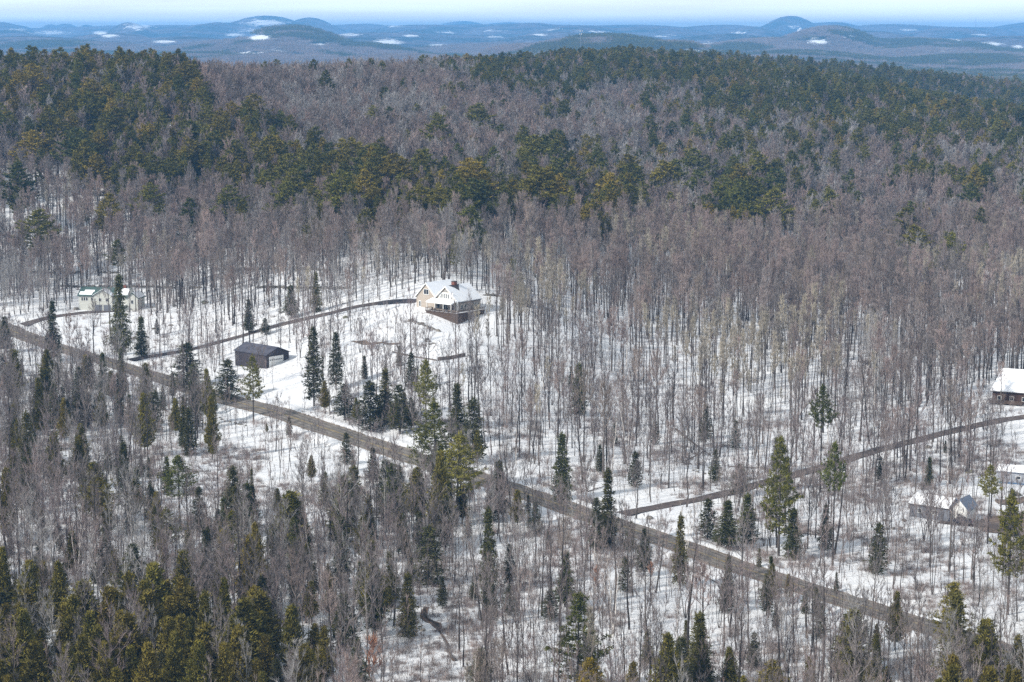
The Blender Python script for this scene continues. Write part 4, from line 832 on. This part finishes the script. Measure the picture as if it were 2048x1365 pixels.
mixn = vnoise(gx, gy, 55, 61) + .5 * vnoise(gx, gy, 18, 62); mixm = vnoise(gx, gy, 48, 63) + .5 * vnoise(gx, gy, 15, 64)
trees = []      # (key, proto index, x, y, z, scale, rot, tilt, height)
def choose(mix, table): return table[mix[int(rg.integers(len(mix)))]]
for i in sel:
    zk = ZK[zi[i]]
    if is_c[i]: key = choose(ZD[zk][3], CK)
    elif is_b[i]: key = choose(ZD[zk][4], BK)
    else: key = 'saplingred' if rg.random() < .3 else 'sapling'
    if is_b[i] and rg.random() < .012: key = 'birch'
    if is_b[i] and zk in 'vmswn' and gy[i] < 620 and key in ('grey', 'red') and rg.random() < .6: key = 'open'
    n = int(rg.integers(len(PR[key]))); s = float(np.clip(rg.normal(1, .17), .58, 1.32))
    if key in ('spruce', 'cedar', 'hemlock'): s *= rg.choice([.45, .6, .8, 1]) if zk in 'mMvswHn' else 1.0
    if is_b[i] and zk in 'bcrWgPGpw':
        if mixn[i] > .42 and rg.random() < .55: key = 'pale' if zk != 'w' else 'red'
        elif mixn[i] < -.4 and rg.random() < .6: key = 'red'
        elif mixm[i] > .5 and rg.random() < .6 and gy[i] < 900: key = 'tan'
        n = int(rg.integers(len(PR[key])))
        if rg.random() < .02: key = 'birch'; s *= 1.25
    if gy[i] < 760 and key in ('grey', 'red', 'openred') and rg.random() < (.8 if zk in 'wvnmHsM.' else .35): key = 'stand'; n = int(rg.integers(6))
    if gy[i] > 900: key = {'grey': 'greyfar', 'red': 'redfar', 'pale': 'palefar'}.get(key, key)
    if gy[i] > 720: key = {'pine': 'bigpine', 'pinedark': 'bigpinedark'}.get(key, key)
    if near_road[i] and not is_s[i]: s *= .75
    if zk == 'b' and gy[i] > 800: s *= .93
    n %= len(PR[key]); trees.append([key, n, float(gx[i]), float(gy[i]), float(gz[i]), s, float(rg.uniform(0, 6.28)), float(rg.normal(0, .02 if is_c[i] else .05)), None, float(rg.uniform(1.1, 1.6)) if is_c[i] else float(rg.uniform(.9, 1.15))])

# trees one can point at in the photograph: (kind, column, row of the top, row of the foot, width in pixels or 0, label)
HERO = [
 ('spruce', 243, 555, 722, 46, 'tall dark spruce standing in front of the right end of the green-roofed house'),
 ('spruce', 108, 605, 722, 30, 'narrow dark spruce beside the bend where the left driveway leaves the road'),
 ('spruce', 12, 636, 705, 34, 'dark conifer at the left edge of the photo where the road disappears'),
 ('spruce', 583, 572, 637, 34, 'small dark conifer alone on the snow above the long driveway'),
 ('spruce', 632, 548, 625, 24, 'slim dark conifer just behind the upper driveway bank'),
 ('spruce', 498, 600, 668, 26, 'small slim conifer in the open wood above the black garage'),
 ('hemlock', 530, 638, 670, 30, 'low bushy conifer beside the driveway above the black garage'),
 ('spruce', 283, 636, 712, 30, 'medium dark conifer just right of the tall spruce by the left house'),
 ('cedar', 30, 706, 806, 52, None), ('cedar', 98, 705, 806, 45, None), ('cedar', 80, 762, 884, 42, None), ('cedar', 130, 800, 888, 30, None),
 ('cedar', 290, 790, 912, 48, 'plump olive cedar standing alone at the edge of the open snow below the road'), ('cedar', 415, 742, 850, 34, 'tall narrow olive cedar right beside the road left of the black garage'), ('cedar', 425, 800, 920, 34, None), ('spruce', 245, 700, 800, 28, None),
 ('pinedark', 507, 712, 842, 48, 'olive-green pine standing between the road and the black garage'), ('hemlock', 455, 722, 800, 50, 'dark bushy conifer against the left wall of the black garage'), ('hemlock', 375, 690, 775, 64, 'broad grey-green conifer left of the black garage'),
 ('cedar', 352, 800, 872, 34, None), ('cedar', 205, 790, 868, 40, None), ('spruce', 390, 730, 820, 40, None),
 ('hemlock', 628, 660, 812, 44, 'tall ragged dark conifer at the left end of the roadside conifers below the lawn'), ('hemlock', 672, 668, 780, 34, None), ('hemlock', 740, 765, 862, 60, None), ('hemlock', 690, 770, 838, 56, None),
 ('pinedark', 852, 722, 868, 54, 'feathery green pine, tallest of the conifers below the main house'), ('hemlock', 800, 772, 868, 48, None), ('spruce', 770, 740, 850, 40, None),
 ('spruce', 915, 768, 886, 46, 'dark spruce just right of the feathery green pine below the main house'), ('hemlock', 945, 800, 925, 52, None), ('cedar', 955, 862, 930, 34, None),
 ('spruce', 875, 905, 1010, 36, None), ('cedar', 882, 910, 1092, 56, 'large olive-brown cedar rising in front of the middle of the road'), ('spruce', 772, 920, 1024, 52, None), ('spruce', 708, 935, 1026, 50, None), ('spruce', 650, 945, 1010, 26, None),
 ('spruce', 1125, 868, 1000, 44, None), ('hemlock', 1270, 905, 975, 30, None), ('spruce', 1215, 940, 1092, 42, 'tall dark spruce right at the junction of the road and the right driveway'),
 ('tallpine', 1640, 775, 985, 46, 'lone green pine with compact round crown above a long bare trunk, right slope'),
 ('pinedark', 1557, 880, 1112, 78, 'large deep green pine growing in front of the right driveway'), ('tallpine', 1665, 890, 1132, 44, 'tall thin pine with its crown crossing the right driveway, right of the large green pine'),
 ('hemlock', 1480, 930, 992, 46, None), ('spruce', 1430, 900, 962, 26, None), ('tallpine', 1975, 936, 1088, 42, 'olive pine with a narrow crown left of the blue-grey shed'),
 ('pine', 1745, 606, 668, 22, 'small olive conifer alone in the brown hardwoods on the right'), ('pine', 1880, 650, 735, 40, None),
 ('hemlock', 1415, 1000, 1078, 44, None), ('spruce', 1455, 1002, 1098, 52, 'very dark bushy spruce left of the large green pine by the right driveway'), ('spruce', 1492, 990, 1086, 44, None), ('spruce', 1585, 1020, 1118, 40, None), ('spruce', 1650, 1010, 1100, 30, None),
 ('hemlock', 1755, 1050, 1150, 40, 'soft green hemlock between the road and the small grey house'),
 ('pine', 2015, 1022, 1230, 76, 'broad olive pine at the right edge beside the lower driveway'), ('pine', 1905, 1150, 1320, 84, 'large golden-olive pine in front of the road near the lower right corner'), ('cedar', 1790, 1186, 1300, 44, 'rust-tinged cedar beside the road left of the large golden-olive pine'),
 ('spruce', 1518, 1097, 1135, 11, 'tiny slender spruce on the snow bank above the road'), ('cedar', 1545, 1130, 1206, 34, None), ('cedar', 1576, 1150, 1206, 26, None), ('spruce', 1455, 1112, 1212, 28, None), ('spruce', 1360, 1030, 1172, 34, None),
 ('spruce', 1610, 1175, 1228, 17, None), ('spruce', 1632, 1175, 1232, 18, None), ('spruce', 1672, 1145, 1186, 12, None), ('spruce', 1395, 1228, 1380, 62, 'brown-green spruce standing alone in the lower right thicket'),
 ('pine', 1540, 1322, 1470, 76, 'golden pine top poking in at the bottom edge right of centre'), ('pine', 1485, 1338, 1470, 50, None), ('cedar', 1615, 1320, 1440, 34, None), ('spruce', 1715, 1335, 1440, 30, None), ('cedar', 1970, 1338, 1450, 46, None), ('cedar', 2014, 1336, 1450, 40, None),
 ('spruce', 978, 1018, 1188, 42, 'dark green spruce with a clear spire in the middle of the lower wood'), ('spruce', 683, 1034, 1172, 42, None), ('pinedark', 1155, 1190, 1400, 108, 'huge green pine at the bottom centre of the photo'), ('pine', 1180, 1318, 1500, 88, 'golden pine top at the bottom edge in front of the huge green pine'),
 ('spruce', 815, 1148, 1275, 44, None), ('spruce', 750, 1128, 1272, 46, None), ('hemlock', 690, 1190, 1310, 66, None), ('hemlock', 1020, 1172, 1232, 40, None), ('hemlock', 1100, 1180, 1242, 40, None), ('hemlock', 1288, 1060, 1152, 36, None), ('hemlock', 960, 1298, 1380, 56, None), ('cedar', 630, 1248, 1320, 46, None),
 ('pine', 198, 955, 1072, 84, 'broad olive pine above the dark wood on the left, below the open snow'), ('pinedark', 360, 914, 1050, 68, 'ragged-topped pine standing against the open snow below the road'), ('spruce', 465, 935, 1030, 50, None), ('spruce', 504, 938, 1010, 9, 'needle-thin little spruce in the open snow below the road'),
 ('pine', 467, 1008, 1150, 66, None), ('cedar', 512, 1050, 1196, 50, None), ('cedar', 445, 1065, 1180, 44, None), ('pine', 335, 1030, 1120, 60, None), ('cedar', 112, 870, 985, 52, None), ('cedar', 16, 945, 1085, 40, None), ('spruce', 590, 1040, 1180, 40, None), ('spruce', 415, 1060, 1180, 50, None),
 ('cedar', 50, 1225, 1400, 84, None), ('cedar', 75, 1290, 1440, 90, None), ('cedar', 60, 1135, 1260, 70, None), ('cedar', 150, 1198, 1350, 70, None), ('cedar', 222, 1180, 1330, 76, None), ('cedar', 185, 1228, 1370, 70, None), ('cedar', 262, 1152, 1300, 70, None), ('cedar', 290, 1165, 1320, 60, None),
 ('cedar', 365, 1158, 1300, 66, None), ('cedar', 340, 1238, 1400, 76, 'golden-tipped cedar, brightest of the dense stand at the bottom left'), ('cedar', 388, 1240, 1400, 70, None), ('cedar', 352, 1268, 1430, 70, None), ('cedar', 412, 1188, 1330, 56, None), ('pine', 512, 1175, 1320, 72, 'green feathery pine at the right of the golden cedar stand, bottom left'), ('cedar', 586, 1215, 1360, 70, None), ('cedar', 650, 1255, 1370, 50, None),
 ('cedar', 10, 1100, 1240, 50, None), ('cedar', 120, 1130, 1290, 60, None), ('cedar', 450, 1160, 1310, 56, None), ('cedar', 300, 1290, 1450, 80, None), ('cedar', 210, 1290, 1440, 70, None), ('cedar', 450, 1290, 1450, 70, None),
 ('birch', 155, 1020, 1165, 0, 'tall white-barked forked birch among grey trees at the lower left'), ('birch', 216, 1045, 1115, 0, None), ('birch', 322, 1145, 1240, 0, 'small pale crooked birch sticking up out of the olive cedars'), ('birch', 770, 1035, 1165, 0, 'forked white birch with a reddish twig haze in the lower middle wood'),
 ('pale', 268, 1222, 1385, 64, 'wide bare pale grey tree in front of the golden cedars, bottom left'), ('pale', 490, 1250, 1400, 58, 'bare pale tree at the bottom edge in front of the feathery green pine'), ('pale', 555, 1150, 1250, 60, None), ('open', 395, 1080, 1190, 50, None), ('pale', 600, 1280, 1400, 90, None), ('pale', 385, 1075, 1190, 44, None),
 ('birch', 1284, 445, 500, 0, 'white leaning snag rising from the brown crowns in the middle distance'), ('birch', 1092, 490, 570, 0, 'tall white forked birch behind and right of the main house'), ('birch', 1682, 668, 760, 0, 'white-branched tree standing out of the tan crowns on the right'), ('birch', 1903, 745, 820, 0, 'pale forked tree left of the brown house at the right edge'),
 ('birch', 1372, 1000, 1120, 0, None), ('open', 965, 1235, 1390, 70, 'bare bushy many-branched tree at the bottom right of the little brook'), ('open', 836, 640, 745, 40, 'dark bare tree standing alone on the lawn below the garden rocks'), ('open', 190, 610, 716, 50, 'dark bare tree in front of the green-roofed house'),
 ('open', 1865, 980, 1190, 50, None), ('open', 1910, 1060, 1160, 50, None), ('open', 1705, 905, 1110, 40, None), ('open', 2000, 900, 1010, 60, None), ('grey', 1770, 830, 995, 40, None),
 ('beech', 742, 1285, 1372, 44, 'young beech with bright orange leaves at the bottom edge'), ('beech', 672, 1318, 1350, 20, 'small orange-leaved beech left of the brighter one at the bottom'), ('beech', 1190, 1142, 1185, 22, 'small orange-leaved beech on the snow below the road junction'), ('beech', 1305, 1130, 1160, 18, 'tiny orange-leaved beech just below the road right of the junction')]
heroes = []
for (key, cx, ty, by, w, lab) in HERO:
    g = ground(cx, by)
    dist = (g - Vector((0, 0, CAMH))).length; Hm = (by - ty) / FPX * dist / .985
    n = (cx * 7 + ty) % len(PR[key]); p = PR[key][n]; s = Hm / p['H']; sw = (1.3 * w / FPX * dist / 2 / p['R'] / s) if w else 1.0
    if key == 'pine': n = (cx + ty) % 4
    heroes.append([key, n, g.x, g.y, g.z, s, (cx * 13 % 628) / 100, 0.0, lab, min(max(sw, .45), 1.9)])
hxy = np.array([(h[2], h[3]) for h in heroes])
trees = [t for t in trees if np.min(np.hypot(hxy[:, 0] - t[2], hxy[:, 1] - t[3])) > 2.6]

# the nearest 300 conifers and 300 broadleaf trees (saplings are brush) are things of their own
CON = ('pine', 'pinedark', 'tallpine', 'bigpine', 'bigpinedark', 'spruce', 'cedar', 'hemlock'); SAP = ('sapling', 'saplingred')
def shown(t):
    px, py = proj(t[2], t[3], t[4]); H = PR[t[0]][t[1]]['H'] * t[5]; tx, ty = proj(t[2], t[3], t[4] + H)
    if tx < 4 or tx > 2044 or ty > 1350 or py < 0: return 0
    return (min(py, 1365) - max(ty, 0))
def pickn(pred, n):
    c = sorted((t for t in trees if pred(t[0])), key=lambda t: -shown(t)); return [t for t in c[:n] if shown(t) > 0]
hc = sum(h[0] in CON for h in heroes); hb = len(heroes) - hc
ind_c = pickn(lambda k: k in CON, 296 - hc); ind_b = pickn(lambda k: k not in CON and k not in SAP, 296 - hb)
ids = set(map(id, ind_c + ind_b)); rest = [t for t in trees if id(t) not in ids]

# ------------------------------------------------------------------ labels that single each tree out by what stands nearest
LANDMARKS = [(905, 620, 'the main house'), (515, 715, 'the black garage'), (205, 600, 'the green-roofed house'), (2015, 780, 'the brown house'), (1860, 1025, 'the small grey house'), (2025, 955, 'the blue-grey shed'),
 (1185, 1012, 'the mailbox'), (1299, 1033, 'the roadside boulder'), (412, 606, 'the large mossy boulder'), (1045, 602, 'the dark garden shed'), (1380, 890, 'the crossed fallen logs'), (870, 1260, 'the little brook'), (1920, 1045, 'the parked car'),
 (243, 640, 'the tall left-house spruce'), (852, 780, 'the feathery pine below the house'), (1557, 980, 'the big right-driveway pine'), (1640, 820, 'the lone round-crowned pine'), (1905, 1230, 'the large golden lower-right pine'),
 (1155, 1290, 'the huge bottom-centre pine'), (978, 1090, 'the spired central spruce'), (198, 1000, 'the broad left olive pine'), (340, 1310, 'the brightest golden cedar'), (155, 1080, 'the tall forked white birch'), (768, 1095, 'the forked red-twigged birch'),
 (742, 1330, 'the bright orange beech'), (268, 1300, 'the wide pale bottom-left tree'), (1395, 1300, 'the lone brown-green spruce'), (30, 670, 'the road end at the left'), (1215, 1000, 'the junction spruce'), (882, 1000, 'the olive-brown mid-road cedar'),
 (2015, 1120, 'the broad right-edge pine'), (290, 850, 'the lone plump olive cedar'), (504, 970, 'the needle-thin spruce'), (1755, 1100, 'the soft green hemlock'), (628, 730, 'the tall ragged conifer')]
_u = ['first', 'second', 'third', 'fourth', 'fifth', 'sixth', 'seventh', 'eighth', 'ninth', 'tenth', 'eleventh', 'twelfth', 'thirteenth', 'fourteenth', 'fifteenth', 'sixteenth', 'seventeenth', 'eighteenth', 'nineteenth', 'twentieth']
ORD = ['nearest'] + [u + ' nearest' for u in _u[1:]] + ['twenty-' + u + ' nearest' for u in _u[:9]] + ['thirtieth nearest'] + ['thirty-' + u + ' nearest' for u in _u[:9]] + ['fortieth nearest'] + ['forty-' + u + ' nearest' for u in _u[:9]]
LOOK = {'pine': 'olive pine', 'pinedark': 'dark green pine', 'tallpine': 'long-stemmed dark pine', 'stand': 'thin grey tree', 'bigpine': 'broad olive pine', 'bigpinedark': 'broad dark pine', 'greyfar': 'grey bare tree', 'redfar': 'reddish bare tree', 'palefar': 'pale bare tree', 'spruce': 'dark spruce', 'cedar': 'golden-olive cedar', 'hemlock': 'soft green hemlock', 'grey': 'grey bare tree', 'red': 'reddish bare tree', 'tan': 'tan-topped bare tree', 'open': 'open grey tree', 'pale': 'pale bare tree', 'openred': 'red-twigged tree', 'birch': 'white birch', 'beech': 'orange beech'}
LABEL = {}; buckets = {}
for t in heroes + ind_c + ind_b:
    g = 'conifers standing in the wood' if t[0] in CON else ('white birches in the wood' if t[0] == 'birch' else ('orange-leaved young beeches' if t[0] == 'beech' else 'bare trees standing in the wood'))
    if t[8]: LABEL[id(t)] = (t[8], g)
    px, py = proj(t[2], t[3], t[4] + PR[t[0]][t[1]]['H'] * t[5] * .6)
    ds = sorted((math.hypot(px - a, py - b), a, b, nm) for a, b, nm in LANDMARKS); d, a, b, nm = ds[0]
    if d < 2 and t[8]: continue
    side = ('right of' if px > a else 'left of') if abs(px - a) > abs(py - b) else ('beyond' if py < b else 'in front of')
    buckets.setdefault((LOOK[t[0]], side, nm), []).append((d, t, g))
for (look, side, nm), L in buckets.items():
    L.sort(key=lambda q: q[0])
    for k, (d, t, g) in enumerate(L):
        if id(t) in LABEL: continue
        LABEL[id(t)] = ('%s %s %s%s' % (look, side, nm, '' if len(L) == 1 else (', ' + (ORD[k] if k < len(ORD) else 'farthest'))), g)
for _k, (_l, _g) in LABEL.items():
    if len(_l.split()) > 16: print('LONG', _l)
COLL = {}
def place_tree(t, label, group):
    p = PR[t[0]][t[1]]; name = {'pine': 'pine_tree', 'pinedark': 'pine_tree', 'tallpine': 'pine_tree', 'bigpine': 'pine_tree', 'bigpinedark': 'pine_tree', 'spruce': 'spruce_tree', 'cedar': 'cedar_tree', 'hemlock': 'hemlock_tree', 'birch': 'birch_tree', 'beech': 'beech_sapling'}.get(t[0], 'bare_tree')
    o = empty(name, (t[2], t[3], t[4]), t[6]); o.rotation_euler = (t[7], t[7] * .5, t[6]); w = t[9] if len(t) > 9 else 1
    o.scale = (t[5] * w, t[5] * w, t[5])
    tag(o, label, 'conifer' if t[0] in CON else ('birch' if t[0] == 'birch' else 'tree'), group)
    for nm, me in (('trunk', p['t']), ('crown', p['c'])):
        c = bpy.data.objects.new(nm, me); link(c); c.parent = o
for t in heroes + ind_c + ind_b:
    label, group = LABEL[id(t)]; place_tree(t, label, group)

# ------------------------------------------------------------------ the rest of the forest: one scattered object per kind
def joined(name, p):
    me = bpy.data.meshes.new(name); vs_ = []; fs = []; mi = []
    mats = list(p['t'].materials) + list(p['c'].materials); b = 0
    T_, C_ = p['t'], p['c']
    def pull(m_, b, o_):
        v = np.empty(len(m_.vertices) * 3, np.float32); m_.vertices.foreach_get('co', v)
        return v.reshape(-1, 3), [tuple(i + b for i in q.vertices) for q in m_.polygons], [q.material_index + o_ for q in m_.polygons]
    v1, f1, m1 = pull(T_, 0, 0); v2, f2, m2 = pull(C_, len(v1), 1)
    me.from_pydata(np.concatenate([v1, v2]).tolist(), [], f1 + f2)
    for m_ in mats: me.materials.append(m_)
    me.polygons.foreach_set('material_index', m1 + m2); me.update(); return bpy.data.objects.new(name, me)

def scatter(name, items, protos, label, cat):
    """items: (x, y, z, scale, rot, proto index)"""
    col = bpy.data.collections.new(name + '_kinds')
    for i, o in enumerate(protos): o.name = '%s_kind_%02d' % (name, i); col.objects.link(o)
    a = np.array(items, float); me = bpy.data.meshes.new(name); me.vertices.add(len(a)); me.vertices.foreach_set('co', a[:, :3].astype(np.float32).ravel())
    def att(nm, tp, v, key='value'):
        q = me.attributes.new(nm, tp, 'POINT'); q.data.foreach_set(key, v)
    att('scl', 'FLOAT', a[:, 3].astype(np.float32)); att('rotz', 'FLOAT', a[:, 4].astype(np.float32)); att('kind', 'INT', a[:, 5].astype(np.int32))
    o = bpy.data.objects.new(name, me); link(o); tag(o, label, cat, None, 'stuff')
    ng = bpy.data.node_groups.new(name, 'GeometryNodeTree'); ng.interface.new_socket('Geometry', in_out='INPUT', socket_type='NodeSocketGeometry'); ng.interface.new_socket('Geometry', in_out='OUTPUT', socket_type='NodeSocketGeometry')
    N = ng.nodes.new; gi = N('NodeGroupInput'); go = N('NodeGroupOutput'); ip = N('GeometryNodeInstanceOnPoints'); ci = N('GeometryNodeCollectionInfo'); ci.inputs['Collection'].default_value = col
    ci.inputs['Separate Children'].default_value = True; ci.inputs['Reset Children'].default_value = True
    def na(nm, dt): q = N('GeometryNodeInputNamedAttribute'); q.data_type = dt; q.inputs['Name'].default_value = nm; return q.outputs[0]
    cx_ = N('ShaderNodeCombineXYZ'); er = N('FunctionNodeEulerToRotation'); ng.links.new(na('rotz', 'FLOAT'), cx_.inputs['Z']); ng.links.new(cx_.outputs[0], er.inputs[0])
    ip.inputs['Pick Instance'].default_value = True
    ng.links.new(gi.outputs[0], ip.inputs['Points']); ng.links.new(ci.outputs[0], ip.inputs['Instance']); ng.links.new(na('kind', 'INT'), ip.inputs['Instance Index'])
    ng.links.new(er.outputs[0], ip.inputs['Rotation']); ng.links.new(na('scl', 'FLOAT'), ip.inputs['Scale']); ng.links.new(ip.outputs[0], go.inputs[0])
    md = o.modifiers.new('scatter', 'NODES'); md.node_group = ng; return o

def scatter_keys(name, keys, label, cat):
    protos = []; idx = {}
    for k in keys:
        for n, p in enumerate(PR[k]): idx[(k, n)] = len(protos); protos.append(joined(name, p))
    it = [(t[2], t[3], t[4], t[5], t[6], idx[(t[0], t[1])]) for t in rest if t[0] in keys]
    print(name, len(it))
    if it: scatter(name, it, protos, label, cat)
scatter_keys('conifer_forest', CON, 'olive and dark green conifers covering the far ridges and slopes', 'conifer forest')
scatter_keys('bare_forest', ('grey', 'stand', 'red', 'greyfar', 'redfar', 'palefar', 'tan', 'open', 'pale', 'openred', 'birch'), 'leafless grey-brown hardwood forest covering the slopes', 'bare forest')
scatter_keys('sapling_brush', SAP, 'thin leafless saplings and brush over the snowy wood floor', 'brush')

# low brush and slash along the road and in the clearings
def brush_proto(seed, red):
    r = random.Random(seed); C = MB()
    for _ in range(46):
        az = r.random() * 6.28; p = Vector((r.gauss(0, .5), r.gauss(0, .5), 0)); _twig(C, p, _dir(az, r.uniform(.5, 1.5)), r.uniform(.8, 2.2), .05, r)
    me = C.mesh('brush', M['twig_red'] if red else M['twig_grey']); return bpy.data.objects.new('brush', me)
it = []
bx_ = rg.uniform(-1, 1, 60000); by_ = rg.uniform(200, 820, 60000); bx_ = bx_ * (by_ * .3)
bz_ = height(bx_, by_); q1, q2 = proj(bx_, by_, bz_)
ok = (vnoise(bx_, by_, 14, 41) + .6 * vnoise(bx_, by_, 5, 42) > .18) & (dist_poly(bx_, by_, [(p.x, p.y) for p in R_ROAD]) > 5.6)
for rt, w in KEEP_OFF[1:]: ok &= dist_poly(bx_, by_, [(p.x, p.y) for p in rt]) > w
for c, r_ in BUILDINGS: ok &= np.hypot(bx_ - c[0], by_ - c[1]) > r_
ok &= (~in_poly(q1, q2, OPEN[0][0]) | (rg.random(60000) < .4)) & ~in_poly(q1, q2, [(530, 735), (600, 735), (620, 830), (560, 815)]) & ((q2 > 840) | (rg.random(60000) < .3))
for i in np.nonzero(ok)[0]: it.append((bx_[i], by_[i], bz_[i], rg.uniform(.4, 1.1), rg.uniform(0, 6.28), int(rg.integers(4))))
print('brush', len(it))
scatter('low_brush', it, [brush_proto(1, 0), brush_proto(2, 0), brush_proto(3, 1), brush_proto(4, 0)], 'low leafless shrubs and dead stalks poking out of the snow', 'brush')

# country beyond the ridges: groves of many small trees
def grove(seed, con):
    r = random.Random(seed); C = MB()
    for _ in range(34 if con else 40):
        x, y_ = r.uniform(-26, 26), r.uniform(-26, 26); H = r.uniform(11, 18); R = r.uniform(2.5, 4)
        if con:
            for k in range(40):
                t = r.random() ** .8; a = r.random() * 6.28; p = Vector((x + math.cos(a) * R * (1 - t) * r.random(), y_ + math.sin(a) * R * (1 - t) * r.random(), H * (.3 + .7 * t)))
                tuft(C, p, _dir(a, .2), r, 1, 1.8, .9, .6, .2)
        else:
            for k in range(34):
                t = r.uniform(.35, 1); a = r.random() * 6.28; p = Vector((x + math.cos(a) * R * .7 * r.random(), y_ + math.sin(a) * R * .7 * r.random(), H * t * .8))
                _twig(C, p, _dir(a, r.uniform(.6, 1.4)), r.uniform(2, 3.6), .22, r)
    me = C.mesh('grove', M['pine_dark'] if con else M['twig_grey']); return bpy.data.objects.new('grove', me)
it = []
n = 34000; Yq = np.sqrt(rg.uniform(2400 ** 2, 9500 ** 2, n)); Xq = rg.uniform(-1, 1, n) * Yq * math.tan(math.radians(15.6)); Zq = height(Xq, Yq)
cq = vnoise(Xq, Yq, 420, 51) + .7 * vnoise(Xq, Yq, 130, 52); pxq, pyq = proj(Xq, Yq, Zq)
ridge2 = (Yq > 2400) & (Yq < 2950) & (pxq > 1150) & (pxq < 2000)
for i in range(n):
    if pyq[i] > 330: continue
    f = 0
    for (cx, cy, rx, ry) in [(520, 78, 38, 9), (640, 90, 35, 5), (500, 110, 45, 6), (550, 103, 30, 5), (600, 113, 30, 4), (775, 85, 35, 9), (1635, 84, 30, 9), (1390, 104, 50, 6)]:
        if ((pxq[i] - cx) / rx) ** 2 + ((pyq[i] - cy) / ry) ** 2 < .7: f = 1
    if f: continue
    con = cq[i] > .30 or (ridge2[i] and rg.random() < .9); it.append((Xq[i], Yq[i], Zq[i] - .5, rg.uniform(.8, 1.15), rg.uniform(0, 6.28), int(rg.integers(2)) + (0 if con else 2)))
scatter('distant_woods', it, [grove(1, 1), grove(2, 1), grove(3, 0), grove(4, 0)], 'distant woodland of conifers and bare trees beyond the ridges', 'woodland')
# ------------------------------------------------------------------ the air: an even pale haze round everything
hb_ = MB().box(-16000, 16000, -300, 34000, -75, 235)
hm = bpy.data.materials.new('haze'); hm.use_nodes = True; t_ = hm.node_tree; t_.nodes.clear()
ho = t_.nodes.new('ShaderNodeOutputMaterial'); pv = t_.nodes.new('ShaderNodeVolumePrincipled')
pv.inputs['Color'].default_value = HAZE_COLOR; pv.inputs['Density'].default_value = HAZE_DENSITY; pv.inputs['Anisotropy'].default_value = .0
t_.links.new(pv.outputs['Volume'], ho.inputs['Volume'])
tag(hb_.build('haze', hm), 'pale blue haze lying over the far hills', 'haze', None, 'stuff')
